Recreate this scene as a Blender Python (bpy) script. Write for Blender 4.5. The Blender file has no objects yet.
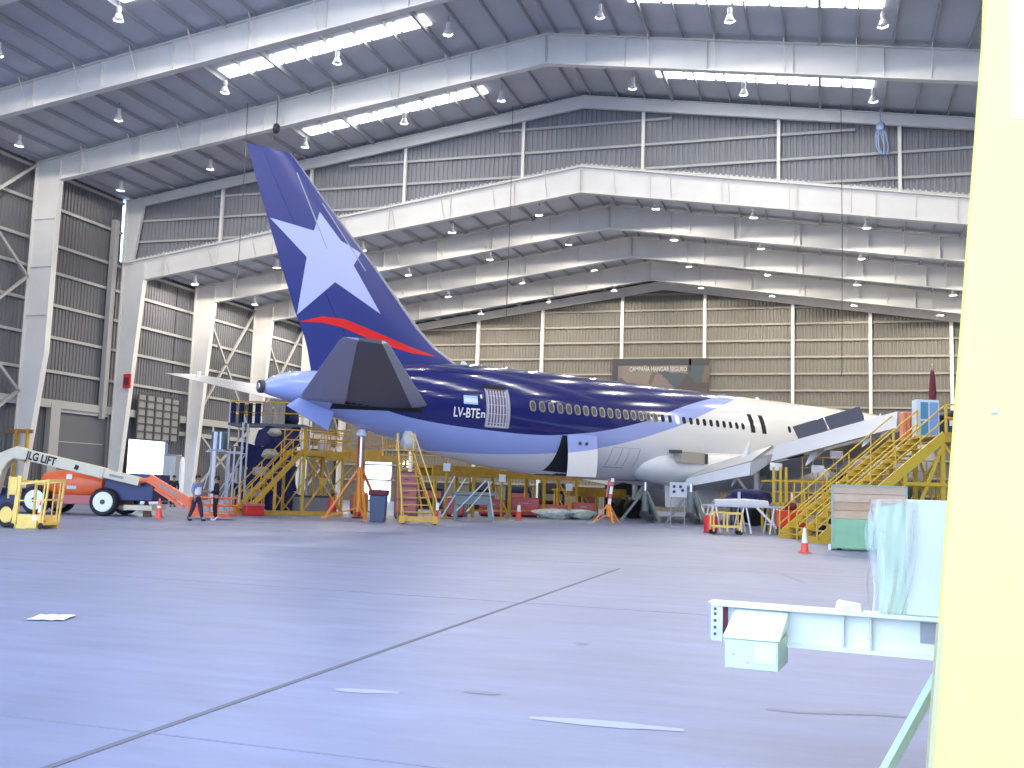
import bpy, math, random
from mathutils import Vector, Matrix
random.seed(7)
S = bpy.context.scene
COL = S.collection
PI = math.pi
S.view_settings.view_transform = 'Standard'
S.view_settings.look = 'None'
S.view_settings.gamma = 1.0
S.view_settings.use_curve_mapping = False
S.view_settings.exposure = 0.62
S.cycles.use_denoising = True
S.cycles.max_bounces = 8
S.cycles.diffuse_bounces = 5

# ------------------------------------------------------------------ frames of reference
YAW, PITCH, ROLL, FPX = 0.3015, 0.1037, 0.0312, 1002.1
CS, SN = math.cos(YAW), math.sin(YAW)
FACE = YAW                       # heading of things set square to the hangar mouth where the photographer stands
def RD(r, d, z=0.0):             # r metres to the right, d metres ahead of the photographer's feet
    return Vector((r*CS - d*SN, r*SN + d*CS, z))
PH = 0.602
TAIL = Vector((-22.525, 37.005, 0))
PROT = PI/2 - PH                 # heading of the airliner

# ------------------------------------------------------------------ materials
def mat(name, col, rough=0.5, metal=0.0, noise=0.0, nscale=8.0, bump=0.0, spec=0.5):
    m = bpy.data.materials.new(name); m.use_nodes = True
    nt = m.node_tree; b = nt.nodes['Principled BSDF']
    b.inputs['Roughness'].default_value = rough
    b.inputs['Metallic'].default_value = metal
    b.inputs['Specular IOR Level'].default_value = spec
    c = (*col, 1)
    b.inputs['Base Color'].default_value = c
    if noise or bump:
        tc = nt.nodes.new('ShaderNodeTexCoord')
        nz = nt.nodes.new('ShaderNodeTexNoise'); nz.inputs['Scale'].default_value = nscale; nz.inputs['Detail'].default_value = 4
        nt.links.new(tc.outputs['Object'], nz.inputs['Vector'])
        if noise:
            rp = nt.nodes.new('ShaderNodeValToRGB')
            rp.color_ramp.elements[0].position = .3; rp.color_ramp.elements[1].position = .7
            rp.color_ramp.elements[0].color = (*[v*(1-noise) for v in col], 1)
            rp.color_ramp.elements[1].color = (*[min(1, v*(1+noise)) for v in col], 1)
            nt.links.new(nz.outputs['Fac'], rp.inputs['Fac']); nt.links.new(rp.outputs['Color'], b.inputs['Base Color'])
        if bump:
            bp = nt.nodes.new('ShaderNodeBump'); bp.inputs['Strength'].default_value = bump; bp.inputs['Distance'].default_value = .02
            nt.links.new(nz.outputs['Fac'], bp.inputs['Height']); nt.links.new(bp.outputs['Normal'], b.inputs['Normal'])
    return m
def emit(name, col, s):
    m = bpy.data.materials.new(name); m.use_nodes = True
    nt = m.node_tree; nt.nodes.clear()
    o = nt.nodes.new('ShaderNodeOutputMaterial'); e = nt.nodes.new('ShaderNodeEmission')
    e.inputs['Color'].default_value = (*col, 1); e.inputs['Strength'].default_value = s
    nt.links.new(e.outputs[0], o.inputs[0]); return m

M = {}
M['steel'] = mat('painted_frame_steel', (.66, .635, .58), .55, 0, .05, .6)
M['girt'] = mat('girt_steel', (.36, .35, .33), .6)
M['girt_back'] = mat('olive_girt_steel', (.27, .25, .20), .6)
M['purlin'] = mat('purlin_steel', (.36, .37, .39), .6)
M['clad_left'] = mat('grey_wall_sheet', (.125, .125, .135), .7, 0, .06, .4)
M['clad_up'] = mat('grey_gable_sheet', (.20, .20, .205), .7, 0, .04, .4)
M['clad_back'] = mat('olive_gable_sheet', (.165, .15, .122), .7, 0, .04, .4)
M['roof'] = mat('roof_sheet', (.50, .52, .56), .7, 0, .05, .5)
M['sky_pane'] = emit('daylit_roof_panel', (.97, .99, 1.0), 7.0)
M['white'] = mat('white_paint', (.80, .80, .79), .35)
M['offwhite'] = mat('cream_paint', (.62, .55, .38), .45, 0, .05, 3)
M['yellow'] = mat('yellow_safety_paint', (.60, .40, .035), .45, 0, .08, 4)
M['dullyellow'] = mat('worn_yellow_paint', (.50, .30, .035), .5, 0, .15, 4)
M['cageyellow'] = mat('pale_yellow_paint', (.80, .56, .13), .45, 0, .06, 4)
M['orange'] = mat('orange_paint', (.78, .13, .03), .4, 0, .06, 3)
M['jackorange'] = mat('jack_orange_paint', (.75, .25, .03), .45)
M['salmon'] = mat('faded_red_paint', (.50, .14, .12), .5)
M['ochre'] = mat('ochre_safety_paint', (.58, .33, .04), .5, 0, .1, 4)
M['red'] = mat('red_paint', (.62, .03, .03), .4)
M['conered'] = mat('cone_plastic', (.88, .10, .05), .45)
M['conewhite'] = mat('cone_sleeve', (.85, .85, .87), .35)
M['navy'] = mat('navy_paint', (.013, .022, .10), .4)
M['navycloth'] = mat('navy_cloth', (.012, .016, .075), .85, 0, .2, 3)
M['black'] = mat('black_rubber', (.012, .012, .014), .7)
M['dark'] = mat('dark_cavity', (.012, .013, .015), .9)
M['darkgrey'] = mat('dark_grey_metal', (.07, .075, .08), .5, .3)
M['grey'] = mat('grey_metal', (.28, .29, .31), .45, .2)
M['lightgrey'] = mat('light_grey_paint', (.50, .52, .54), .4)
M['greengrey'] = mat('green_grey_paint', (.16, .19, .18), .5, 0, .1, 3)
M['alu'] = mat('bare_aluminium', (.75, .76, .78), .28, .9)
M['beige'] = mat('beige_cardboard', (.32, .29, .25), .8, 0, .1, 3)
M['maroon'] = mat('maroon_cloth', (.14, .02, .03), .8)
M['wood'] = mat('wood', (.60, .43, .30), .7, 0, .1, 3)
M['mint'] = mat('mint_primer', (.46, .58, .43), .4, 0, .04, 5)
M['minttop'] = mat('pale_primer', (.66, .70, .63), .4, 0, .04, 5)
M['green'] = mat('green_paint', (.25, .48, .26), .5, 0, .06, 3)
M['pillar'] = mat('pale_yellow_pillar_paint', (.74, .70, .18), .55, 0, .02, 2)
M['bluecab'] = mat('blue_glazed_panel', (.10, .28, .42), .25)
M['paper'] = mat('white_paper', (.85, .87, .9), .6)
M['skin'] = mat('skin', (.36, .20, .13), .55)
M['hair'] = mat('black_hair', (.012, .01, .01), .6)
M['shirt'] = mat('blue_grey_shirt', (.20, .23, .36), .8)
M['vest'] = mat('pale_vest_band', (.72, .78, .85), .7)
M['trousers'] = mat('dark_trousers', (.02, .024, .045), .85)
M['overall'] = mat('black_overalls', (.008, .008, .01), .85)
M['shoe'] = mat('white_shoe', (.78, .78, .8), .6)
M['shoedark'] = mat('dark_shoe', (.012, .012, .016), .6)
M['clear'] = None

# clear plastic
m = bpy.data.materials.new('clear_plastic_sheet'); m.use_nodes = True
nt = m.node_tree; nt.nodes.clear()
o = nt.nodes.new('ShaderNodeOutputMaterial'); mx = nt.nodes.new('ShaderNodeMixShader')
tr = nt.nodes.new('ShaderNodeBsdfTransparent'); tr.inputs[0].default_value = (.95, .96, .95, 1)
pr = nt.nodes.new('ShaderNodeBsdfPrincipled'); pr.inputs['Base Color'].default_value = (.78, .81, .80, 1); pr.inputs['Roughness'].default_value = .18
lw = nt.nodes.new('ShaderNodeLayerWeight'); lw.inputs['Blend'].default_value = .45
mr = nt.nodes.new('ShaderNodeMapRange'); mr.inputs['To Min'].default_value = .16; mr.inputs['To Max'].default_value = .7
nt.links.new(lw.outputs['Facing'], mr.inputs['Value']); nt.links.new(mr.outputs[0], mx.inputs[0])
nt.links.new(tr.outputs[0], mx.inputs[1]); nt.links.new(pr.outputs[0], mx.inputs[2]); nt.links.new(mx.outputs[0], o.inputs[0])
M['clear'] = m

# concrete floor
m = bpy.data.materials.new('sealed_concrete'); m.use_nodes = True
nt = m.node_tree; b = nt.nodes['Principled BSDF']; N = nt.nodes.new; L = nt.links.new
tc = N('ShaderNodeTexCoord'); mp = N('ShaderNodeMapping'); mp.inputs['Rotation'].default_value = (0, 0, -YAW); mp.inputs['Scale'].default_value = (.45, 2.0, 1)
L(tc.outputs['Object'], mp.inputs['Vector'])
n1 = N('ShaderNodeTexNoise'); n1.inputs['Scale'].default_value = 1.3; n1.inputs['Detail'].default_value = 6; n1.inputs['Roughness'].default_value = .6
L(mp.outputs[0], n1.inputs['Vector'])
r1 = N('ShaderNodeValToRGB'); r1.color_ramp.elements[0].position = .32; r1.color_ramp.elements[1].position = .72
r1.color_ramp.elements[0].color = (.145, .17, .275, 1); r1.color_ramp.elements[1].color = (.225, .255, .39, 1)
L(n1.outputs['Fac'], r1.inputs['Fac'])
n2 = N('ShaderNodeTexNoise'); n2.inputs['Scale'].default_value = .35; n2.inputs['Detail'].default_value = 5; L(tc.outputs['Object'], n2.inputs['Vector'])
r2 = N('ShaderNodeValToRGB'); r2.color_ramp.elements[0].position = .35; r2.color_ramp.elements[1].position = .62
r2.color_ramp.elements[0].color = (.86, .86, .86, 1); r2.color_ramp.elements[1].color = (1, 1, 1, 1)
L(n2.outputs['Fac'], r2.inputs['Fac'])
mm = N('ShaderNodeMixRGB'); mm.blend_type = 'MULTIPLY'; mm.inputs[0].default_value = 1
L(r1.outputs[0], mm.inputs[1]); L(r2.outputs[0], mm.inputs[2]); L(mm.outputs[0], b.inputs['Base Color'])
rr = N('ShaderNodeMapRange'); rr.inputs['To Min'].default_value = .40; rr.inputs['To Max'].default_value = .58
L(n1.outputs['Fac'], rr.inputs['Value']); L(rr.outputs[0], b.inputs['Roughness'])
n3 = N('ShaderNodeTexNoise'); n3.inputs['Scale'].default_value = 2.2; n3.inputs['Detail'].default_value = 3; L(tc.outputs['Object'], n3.inputs['Vector'])
bp = N('ShaderNodeBump'); bp.inputs['Strength'].default_value = .12; bp.inputs['Distance'].default_value = .02
L(n3.outputs['Fac'], bp.inputs['Height']); L(bp.outputs[0], b.inputs['Normal'])
M['floor'] = m
M['joint'] = mat('floor_joint_filler', (.125, .125, .15), .7)
M['stain'] = mat('tyre_mark', (.15, .165, .225), .5)

# airliner paint: boundaries of the three colours run along the body as curves of height over length
def curve_node(nt, pts, xs, zs):
    fc = nt.nodes.new('ShaderNodeFloatCurve'); cv = fc.mapping.curves[0]
    pts = [(x/xs, z/zs) for x, z in pts]
    cv.points[0].location = pts[0]; cv.points[1].location = pts[-1]
    for p in pts[1:-1]: cv.points.new(*p)
    fc.mapping.use_clip = False; fc.mapping.update(); return fc
m = bpy.data.materials.new('airliner_paint'); m.use_nodes = True
nt = m.node_tree; b = nt.nodes['Principled BSDF']; N = nt.nodes.new; L = nt.links.new
b.inputs['Roughness'].default_value = .16; b.inputs['Coat Weight'].default_value = .6; b.inputs['Coat Roughness'].default_value = .05
tc = N('ShaderNodeTexCoord'); sx = N('ShaderNodeSeparateXYZ'); L(tc.outputs['Object'], sx.inputs[0])
xa = N('ShaderNodeMath'); xa.operation = 'DIVIDE'; xa.inputs[1].default_value = 54; L(sx.outputs[0], xa.inputs[0])
BL = [(0, 9), (1.7, 7.2), (2.5, 6.3), (4, 5.35), (5.41, 4.84), (7.37, 4.5), (10.95, 4.25), (13.4, 4.21), (15.1, 4.33), (17.4, 4.64), (18.8, 4.93), (20.8, 5.42), (22.5, 5.98), (23.9, 6.4), (25.6, 6.83), (28, 7.35), (31, 8.2), (54, 9.6)]
PW = [(0, 1.6), (5, 3.1), (6.5, 3.28), (8.35, 3.22), (11.2, 3.19), (15, 3.43), (17.7, 3.84), (19.5, 4.24), (21.7, 4.85), (23.5, 5.39), (25, 5.94), (26.8, 6.54), (28, 6.9), (31, 7.7), (35, 8.8), (54, 9.8)]
def above(pts):
    fc = curve_node(nt, pts, 54, 10); L(xa.outputs[0], fc.inputs['Value'])
    ml = N('ShaderNodeMath'); ml.operation = 'MULTIPLY'; ml.inputs[1].default_value = 10; L(fc.outputs[0], ml.inputs[0])
    gt = N('ShaderNodeMath'); gt.operation = 'GREATER_THAN'; L(sx.outputs[2], gt.inputs[0]); L(ml.outputs[0], gt.inputs[1]); return gt
m1 = N('ShaderNodeMixRGB'); m1.inputs[1].default_value = (.80, .79, .76, 1); m1.inputs[2].default_value = (.34, .41, .74, 1)
m2 = N('ShaderNodeMixRGB'); m2.inputs[2].default_value = (.008, .013, .125, 1)
L(above(PW).outputs[0], m1.inputs[0]); L(m1.outputs[0], m2.inputs[1]); L(above(BL).outputs[0], m2.inputs[0]); L(m2.outputs[0], b.inputs['Base Color'])
M['livery'] = m
M['fin'] = mat('tail_blue_paint', (.030, .045, .21), .28)
M['star'] = mat('pale_star_paint', (.48, .52, .78), .35)
M['swoosh'] = mat('red_stripe_paint', (.72, .02, .02), .35)
M['stab_box'] = mat('tailplane_dark_grey', (.115, .115, .125), .45)
M['stab_elev'] = mat('tailplane_mid_grey', (.37, .38, .47), .4)
M['stab_edge'] = mat('tailplane_edge_grey', (.52, .53, .56), .35)
M['wing'] = mat('wing_light_grey', (.40, .41, .42), .35, 0, .04, 1)
M['flap'] = mat('flap_pale_grey', (.60, .62, .64), .35)
M['spoiler'] = mat('spoiler_grey', (.17, .18, .21), .45)

# ------------------------------------------------------------------ mesh building
class MB:
    def __init__(s): s.v = []; s.f = []; s.mi = []; s.cur = 0
    def add(s, vs, fs):
        n = len(s.v); s.v += [tuple(v) for v in vs]
        s.f += [tuple(i+n for i in f) for f in fs]; s.mi += [s.cur]*len(fs); return s
    def box(s, x0, x1, y0, y1, z0, z1):
        return s.add([(x0,y0,z0),(x1,y0,z0),(x1,y1,z0),(x0,y1,z0),(x0,y0,z1),(x1,y0,z1),(x1,y1,z1),(x0,y1,z1)],
                     [(3,2,1,0),(4,5,6,7),(0,1,5,4),(1,2,6,5),(2,3,7,6),(3,0,4,7)])
    def hexa(s, p): return s.add(p, [(3,2,1,0),(4,5,6,7),(0,1,5,4),(1,2,6,5),(2,3,7,6),(3,0,4,7)])
    def bar(s, p, q, w, h=None, up=(0,0,1)):
        p, q = Vector(p), Vector(q); h = h or w; t = (q-p).normalized(); u = Vector(up)
        if abs(t.dot(u)) > .98: u = Vector((0,1,0))
        a = t.cross(u).normalized()*w/2; c = a.cross(t).normalized()*h/2
        return s.hexa([p-a-c, p+a-c, q+a-c, q-a-c, p-a+c, p+a+c, q+a+c, q-a+c])
    def tube(s, p, q, r, r2=None, n=10, cap=True):
        p, q = Vector(p), Vector(q); r2 = r if r2 is None else r2; t = (q-p).normalized()
        u = Vector((0,0,1)) if abs(t.z) < .95 else Vector((1,0,0))
        a = t.cross(u).normalized(); c = t.cross(a)
        vs = [p+(a*math.cos(k*2*PI/n)+c*math.sin(k*2*PI/n))*r for k in range(n)] + [q+(a*math.cos(k*2*PI/n)+c*math.sin(k*2*PI/n))*r2 for k in range(n)]
        fs = [(k, (k+1) % n, n+(k+1) % n, n+k) for k in range(n)]
        if cap: fs += [tuple(range(n))[::-1], tuple(range(n, 2*n))]
        return s.add(vs, fs)
    def path(s, pts, r, n=8):
        for a, b_ in zip(pts, pts[1:]): s.tube(a, b_, r, n=n)
        return s
    def lathe(s, prof, cx=0, cy=0, n=20, axis='z', cz=0):   # prof: (radius, along)
        vs = []
        for r, z in prof:
            for k in range(n):
                c_, s_ = r*math.cos(2*PI*k/n), r*math.sin(2*PI*k/n)
                vs.append((cx+c_, cy+s_, cz+z) if axis == 'z' else (cx+c_, cy+z, cz+s_) if axis == 'y' else (cx+z, cy+c_, cz+s_))
        fs = [(i*n+k, i*n+(k+1) % n, (i+1)*n+(k+1) % n, (i+1)*n+k) for i in range(len(prof)-1) for k in range(n)]
        fs += [tuple(range(n))[::-1], tuple(range((len(prof)-1)*n, len(prof)*n))]
        return s.add(vs, fs)
    def loft(s, rings, cap=True, closed=True):
        n = len(rings[0]); vs = [v for r in rings for v in r]
        kk = n if closed else n-1
        fs = [(i*n+k, i*n+(k+1) % n, (i+1)*n+(k+1) % n, (i+1)*n+k) for i in range(len(rings)-1) for k in range(kk)]
        if cap: fs += [tuple(range(n))[::-1], tuple(range((len(rings)-1)*n, len(rings)*n))]
        return s.add(vs, fs)
    def prism(s, poly, y0, y1):       # polygon in x,z pushed along y
        n = len(poly)
        return s.add([(x, y0, z) for x, z in poly]+[(x, y1, z) for x, z in poly],
                     [tuple(range(n)), tuple(range(n, 2*n))[::-1]] + [((k+1) % n, k, n+k, n+(k+1) % n) for k in range(n)])
    def blob(s, c, r, seed=0, n=12, m_=8, lump=.18):
        rg = random.Random(seed); ph = [rg.random()*6 for _ in range(4)]; rings = []; pw = .62 if lump > .01 else 1; n, m_ = (n+8, m_+4) if lump > .01 else (n, m_)
        for i in range(m_+1):
            t = PI*i/m_; ring = []
            for k in range(n):
                a = 2*PI*k/n; q = 1+lump*(math.sin(2*a+ph[0]+t*2)*.5+math.sin(3*a+ph[1])*.3+math.cos(3*t+ph[2])*.4+math.sin(5*a+4*t+ph[3])*.35)
                ring.append((c[0]+r[0]*q*max(math.sin(t), .02)**pw*math.cos(a), c[1]+r[1]*q*max(math.sin(t), .02)**pw*math.sin(a), c[2]-r[2]*math.cos(t)))
            rings.append(ring)
        return s.loft(rings)
    def mesh(s, name, mats, smooth=True, ang=38):
        me = bpy.data.meshes.new(name); me.from_pydata(s.v, [], s.f)
        for mm_ in (mats if isinstance(mats, (list, tuple)) else [mats]): me.materials.append(mm_)
        me.polygons.foreach_set('material_index', s.mi)
        me.update(); me.validate()
        import bmesh
        bm = bmesh.new(); bm.from_mesh(me); bmesh.ops.recalc_face_normals(bm, faces=bm.faces); bm.to_mesh(me); bm.free()
        if smooth:
            me.polygons.foreach_set('use_smooth', [True]*len(me.polygons)); me.set_sharp_from_angle(angle=math.radians(ang))
        return me
    def build(s, name, mats, parent=None, bevel=0, **kw):
        o = bpy.data.objects.new(name, s.mesh(name, mats, **kw)); COL.objects.link(o)
        if parent: o.parent = parent
        if bevel:
            bv = o.modifiers.new('bevel', 'BEVEL'); bv.width = bevel; bv.segments = 2; bv.limit_method = 'ANGLE'; bv.angle_limit = .6
        return o
def tag(o, label=None, cat=None, group=None, kind=None):
    for k, v in (('label', label), ('category', cat), ('group', group), ('kind', kind)):
        if v: o[k] = v
    return o
def thing(name, label, cat, loc=(0,0,0), rz=0.0, group=None):
    o = bpy.data.objects.new(name, None); COL.objects.link(o); o.empty_display_size = .3
    o.location = loc; o.rotation_euler = (0, 0, rz); return tag(o, label, cat, group)
def struct(o, label=None, cat=None): return tag(o, label, cat, kind='structure')
def clone(o, parent=None):
    c = o.copy(); COL.objects.link(c)
    if parent: c.parent = parent
    for ch in [k for k in COL.objects if k.parent == o]: clone(ch, c)
    return c
def linked(name, me, parent, loc=(0,0,0), rot=(0,0,0), scale=(1,1,1)):
    o = bpy.data.objects.new(name, me); COL.objects.link(o); o.parent = parent; o.location = loc; o.rotation_euler = rot; o.scale = scale; return o
def place(o, loc, rz=0.0): o.location = loc; o.rotation_euler = (0, 0, rz); return o
def lettering(name, txt, size, ex, mt, parent, loc, rot, bold=0.0, width=None):
    cu = bpy.data.curves.new(name, 'FONT'); cu.body = txt; cu.size = size; cu.extrude = ex; cu.offset = bold; cu.align_x = 'LEFT'
    t = bpy.data.objects.new(name, cu); COL.objects.link(t); bpy.context.view_layer.update()
    me = bpy.data.meshes.new_from_object(t.evaluated_get(bpy.context.evaluated_depsgraph_get()))
    w = t.dimensions.x; bpy.data.objects.remove(t)
    me.materials.clear(); me.materials.append(mt)
    o = linked(name, me, parent, loc, rot)
    if width: o.scale = (width/w, 1, 1)
    return o

# ------------------------------------------------------------------ hangar shell
XR, XL, XE = -13.49, -45.10, 18.12
Y3, SP = 55.845, 8.285
YG = Y3 + 4*SP                      # far gable
Y0 = Y3 - 7*SP - 1.0                # open mouth of the hangar
SL = (24.867-20.222)/(XR-XL)
ZU, ZL = 25.12, 20.79               # roof sheet at the ridge, tall and low halls
def zroof(x, z0): return z0 - SL*abs(x-XR)
XWL, XWR = XL-.5, XE+.5

fl = MB(); fl.box(XWL-1, XWR+1, Y0-30, YG+1, -.3, 0)
floor = struct(fl.build('floor', M['floor'], smooth=False), 'pale blue grey sealed concrete hangar floor', 'floor')
j = MB(); j.box(-4.08, -4.025, Y0-5, 21, 0, .004); j.build('floor_joint', M['joint'], floor)
for y in (5.55, 13.8, 22.1, 30.4, 38.7, 47.0):
    j = MB(); j.box(XWL, XWR, y-.012, y+.012, 0, .003); j.build('floor_joint', M['stain'], floor)
for x in (-20.5, -37, 12.5):
    j = MB(); j.box(x-.015, x+.015, Y0, YG, 0, .003); j.build('floor_joint', M['stain'], floor)
def smear(pts, w, seed):
    j = MB(); rg = random.Random(seed); Lf, Rt = [], []
    for i, p in enumerate(pts):
        q = pts[min(i+1, len(pts)-1)]; p0 = pts[max(i-1, 0)]
        t = Vector((q[0]-p0[0], q[1]-p0[1], 0)).normalized(); nn = Vector((-t.y, t.x, 0)); ww = w*(.35+.9*math.sin(PI*(i+.4)/len(pts)))*(.8+.4*rg.random())
        Lf.append(Vector((p[0], p[1], .003))+nn*ww); Rt.append(Vector((p[0], p[1], .003))-nn*ww)
    n = len(pts); j.add(Lf+Rt, [(i, i+1, n+i+1, n+i) for i in range(n-1)]); j.build('tyre_mark', M['stain'], floor)
smear([RD(2.0+.16*i, 7.8-.05*math.sin(i)-.02*i) for i in range(8)], .06, 2)
smear([RD(5.6+.03*i, 19+.5*i) for i in range(7)], .05, 3)

M['pale_mark'] = mat('pale_scuff', (.30, .33, .44), .45)
ST_ = M['stain']; M['stain'] = M['pale_mark']
smear([RD(.2+.13*i, 7.25-.03*i) for i in range(9)], .07, 5)
smear([RD(-1.3+.1*i, 8.0-.01*i) for i in range(6)], .06, 6)
M['stain'] = ST_
smear([RD(-.3+.07*i, 8.1-.02*i) for i in range(5)], .05, 8)
smear([RD(.75+.03*i, 10.8-.03*i) for i in range(5)], .06, 9)
def corrug(x_or_y, a0, a1, zfun0, zfun1, along, depth=.06, pitch=.30):
    """a corrugated sheet standing upright, ribs vertical"""
    mb = MB(); n = int((a1-a0)/pitch); vs = []; fs = []
    k = 0; a = a0; prof = []
    while a < a1:
        for da, dd in ((0, 0), (.45, 0), (.55, 1), (.9, 1)):
            prof.append((min(a+da*pitch, a1), dd*depth))
        a += pitch
    prof.append((a1, 0))
    for a, dd in prof:
        for zf in (zfun0, zfun1):
            vs.append((x_or_y+dd, a, zf(a)) if along == 'y' else (a, x_or_y+dd, zf(a)))
    fs = [(2*i, 2*i+2, 2*i+3, 2*i+1) for i in range(len(prof)-1)]
    return mb.add(vs, fs)
DY0, DY1, DZ = 57.85, 62.45, 4.15     # open door in the left wall
WZU, WZL = zroof(XWL, ZU), zroof(XWL, ZL)
w = corrug(XWL, Y0, DY0, lambda a: 0, lambda a: WZU if a < Y3 else WZL, 'y')
w.add(*(lambda q: (q.v, q.f))(corrug(XWL, DY0, DY1, lambda a: DZ, lambda a: WZL, 'y')))
w.add(*(lambda q: (q.v, q.f))(corrug(XWL, DY1, YG, lambda a: 0, lambda a: WZL, 'y')))
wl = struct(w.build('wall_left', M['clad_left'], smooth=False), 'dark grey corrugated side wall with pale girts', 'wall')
for z in (7.9, 10.0, 12.0, 14.0, 15.7, 18.0, 20.05):
    g = MB(); g.box(XWL+.06, XWL+.22, Y0, Y3 if z > 15.8 else YG, z-.09, z+.09); g.build('girt', M['girt'], wl)
g = MB(); g.box(XWL+.06, XWL+.45, Y0, YG, 5.65, 6.15); g.build('girt', M['girt'], wl)
g = MB(); g.box(XWL+.06, XWL+.3, DY1+.6, YG, 4.7, 5.0); g.build('girt', M['girt'], wl)
w = corrug(XWR, Y0, YG, lambda a: 0, lambda a: WZU if a < Y3 else WZL, 'y', -.06)
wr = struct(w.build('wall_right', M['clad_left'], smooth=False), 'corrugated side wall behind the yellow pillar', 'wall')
for z in (2, 5, 8, 10.5, 13, 15.5):
    g = MB(); g.box(XWR-.22, XWR-.06, Y0, YG, z-.09, z+.09); g.build('girt', M['girt'], wr)
# far gable with a doorway
BX0, BX1, BZ = -42.3, -39.5, 4.1
zb = lambda a: zroof(a, ZL)
w = corrug(YG, XWL, BX0, lambda a: 0, zb, 'x'); 
w.add(*(lambda q: (q.v, q.f))(corrug(YG, BX0, BX1, lambda a: BZ, zb, 'x')))
w.add(*(lambda q: (q.v, q.f))(corrug(YG, BX1, XR, lambda a: 0, zb, 'x')))
w.add(*(lambda q: (q.v, q.f))(corrug(YG, XR, XWR, lambda a: 0, zb, 'x')))
wb = struct(w.build('wall_back', M['clad_back'], smooth=False), 'olive grey corrugated end wall with pale posts and girts', 'wall')
for z in [2.0+1.45*i for i in range(13)]:
    half = min(32.0, (ZL-.5-z)/SL)
    if half > 0:
        g = MB(); g.box(XR-half, XR+half, YG-.18, YG-.02, z-.085, z+.085); g.build('girt', M['girt_back'], wb)
for dx in (-24, -17.6, -11.3, -3.8, 3.6, 11.1, 17.4, 23.7):
    g = MB(); x = XR+dx; g.box(x-.13, x+.13, YG-.42, YG-.02, 0, zroof(x, ZL)-.25); g.build('post', M['steel'], wb)
# infill gable between the tall hall and the low hall
w = corrug(Y3+.30, XWL, XR, lambda a: zroof(a, ZL)-.3, lambda a: zroof(a, ZU), 'x')
w.add(*(lambda q: (q.v, q.f))(corrug(Y3+.30, XR, XWR, lambda a: zroof(a, ZL)-.3, lambda a: zroof(a, ZU), 'x')))
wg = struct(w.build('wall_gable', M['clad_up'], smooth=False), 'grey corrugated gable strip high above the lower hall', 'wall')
for z in (17.4, 18.83, 20.25, 21.68, 23.15):
    h1 = min(31.4, (ZU-1.2-z)/SL); h0 = max(0, (ZL-.1-z)/SL)
    for s_ in (-1, 1):
        if h0 > 0:
            g = MB(); xs = sorted((XR+s_*h0, XR+s_*h1)); g.box(xs[0], xs[1], Y3+.16, Y3+.29, z-.07, z+.07); g.build('girt', M['girt'], wg)
        elif s_ > 0:
            g = MB(); g.box(XR-h1, XR+h1, Y3+.16, Y3+.29, z-.07, z+.07); g.build('girt', M['girt'], wg)
for dx in (-24.3, -17.8, -11.3, -3.65, 3.6, 11.2, 17.5, 24.1):
    x = XR+dx; g = MB(); g.box(x-.09, x+.09, Y3+.0, Y3+.20, zroof(x, ZL)-.2, zroof(x, ZU)-.7); g.build('post', M['steel'], wg)

# roofs: two slopes each, with purlins as parts
rf = MB()
for ya, yb, z0 in ((Y0, Y3+.4, ZU), (Y3+.35, YG+.1, ZL)):
    for sg in (-1, 1):
        xe = XR+sg*32.3
        p = [(XR, ya, z0), (xe, ya, zroof(xe, z0)), (xe, yb, zroof(xe, z0)), (XR, yb, z0)]
        rf.hexa([Vector(q) for q in p]+[Vector(q)+Vector((0, 0, .12)) for q in p])
ceil = struct(rf.build('ceiling', M['roof'], smooth=False), 'grey sheet roof with purlins over both halls', 'ceiling')
for ya, yb, z0 in ((Y0, Y3+.3, ZU), (Y3+.45, YG, ZL)):
    for k in range(20):
        for sg in ((-1, 1)):
            x = XR+sg*(.45+1.62*k); z = zroof(x, z0)
            big = k in (3, 8, 13)
            g = MB(); g.box(x-(.07 if big else .035), x+(.07 if big else .035), ya, yb, z-(.30 if big else .22), z-.002); g.build('purlin', M['purlin'], ceil)
# daylight strips
wn = 0
for yc in (Y3-SP*1.5+.15, Y3-SP*.5+.75, Y3-SP*2.5, Y3-SP*3.5, Y3-SP*4.5, Y3-SP*5.5):
    wd = .48 if yc > 50 else .52
    for x0, x1 in ((-29.9, -18.4), (-8.68, 2.6)):
        wn += 1; g = MB(); n = 7
        for i in range(n):
            a = x0+(x1-x0)*i/n+.08; b_ = x0+(x1-x0)*(i+1)/n-.08
            q = [(a, yc-wd, zroof(a, ZU)-.06), (b_, yc-wd, zroof(b_, ZU)-.06), (b_, yc+wd, zroof(b_, ZU)-.06), (a, yc+wd, zroof(a, ZU)-.06)]
            g.hexa([Vector(v) for v in q]+[Vector(v)+Vector((0, 0, .05)) for v in q])
        struct(g.build('window_%d' % wn, M['sky_pane'], smooth=False), 'bright translucent daylight strip in the roof', 'skylight')

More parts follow.
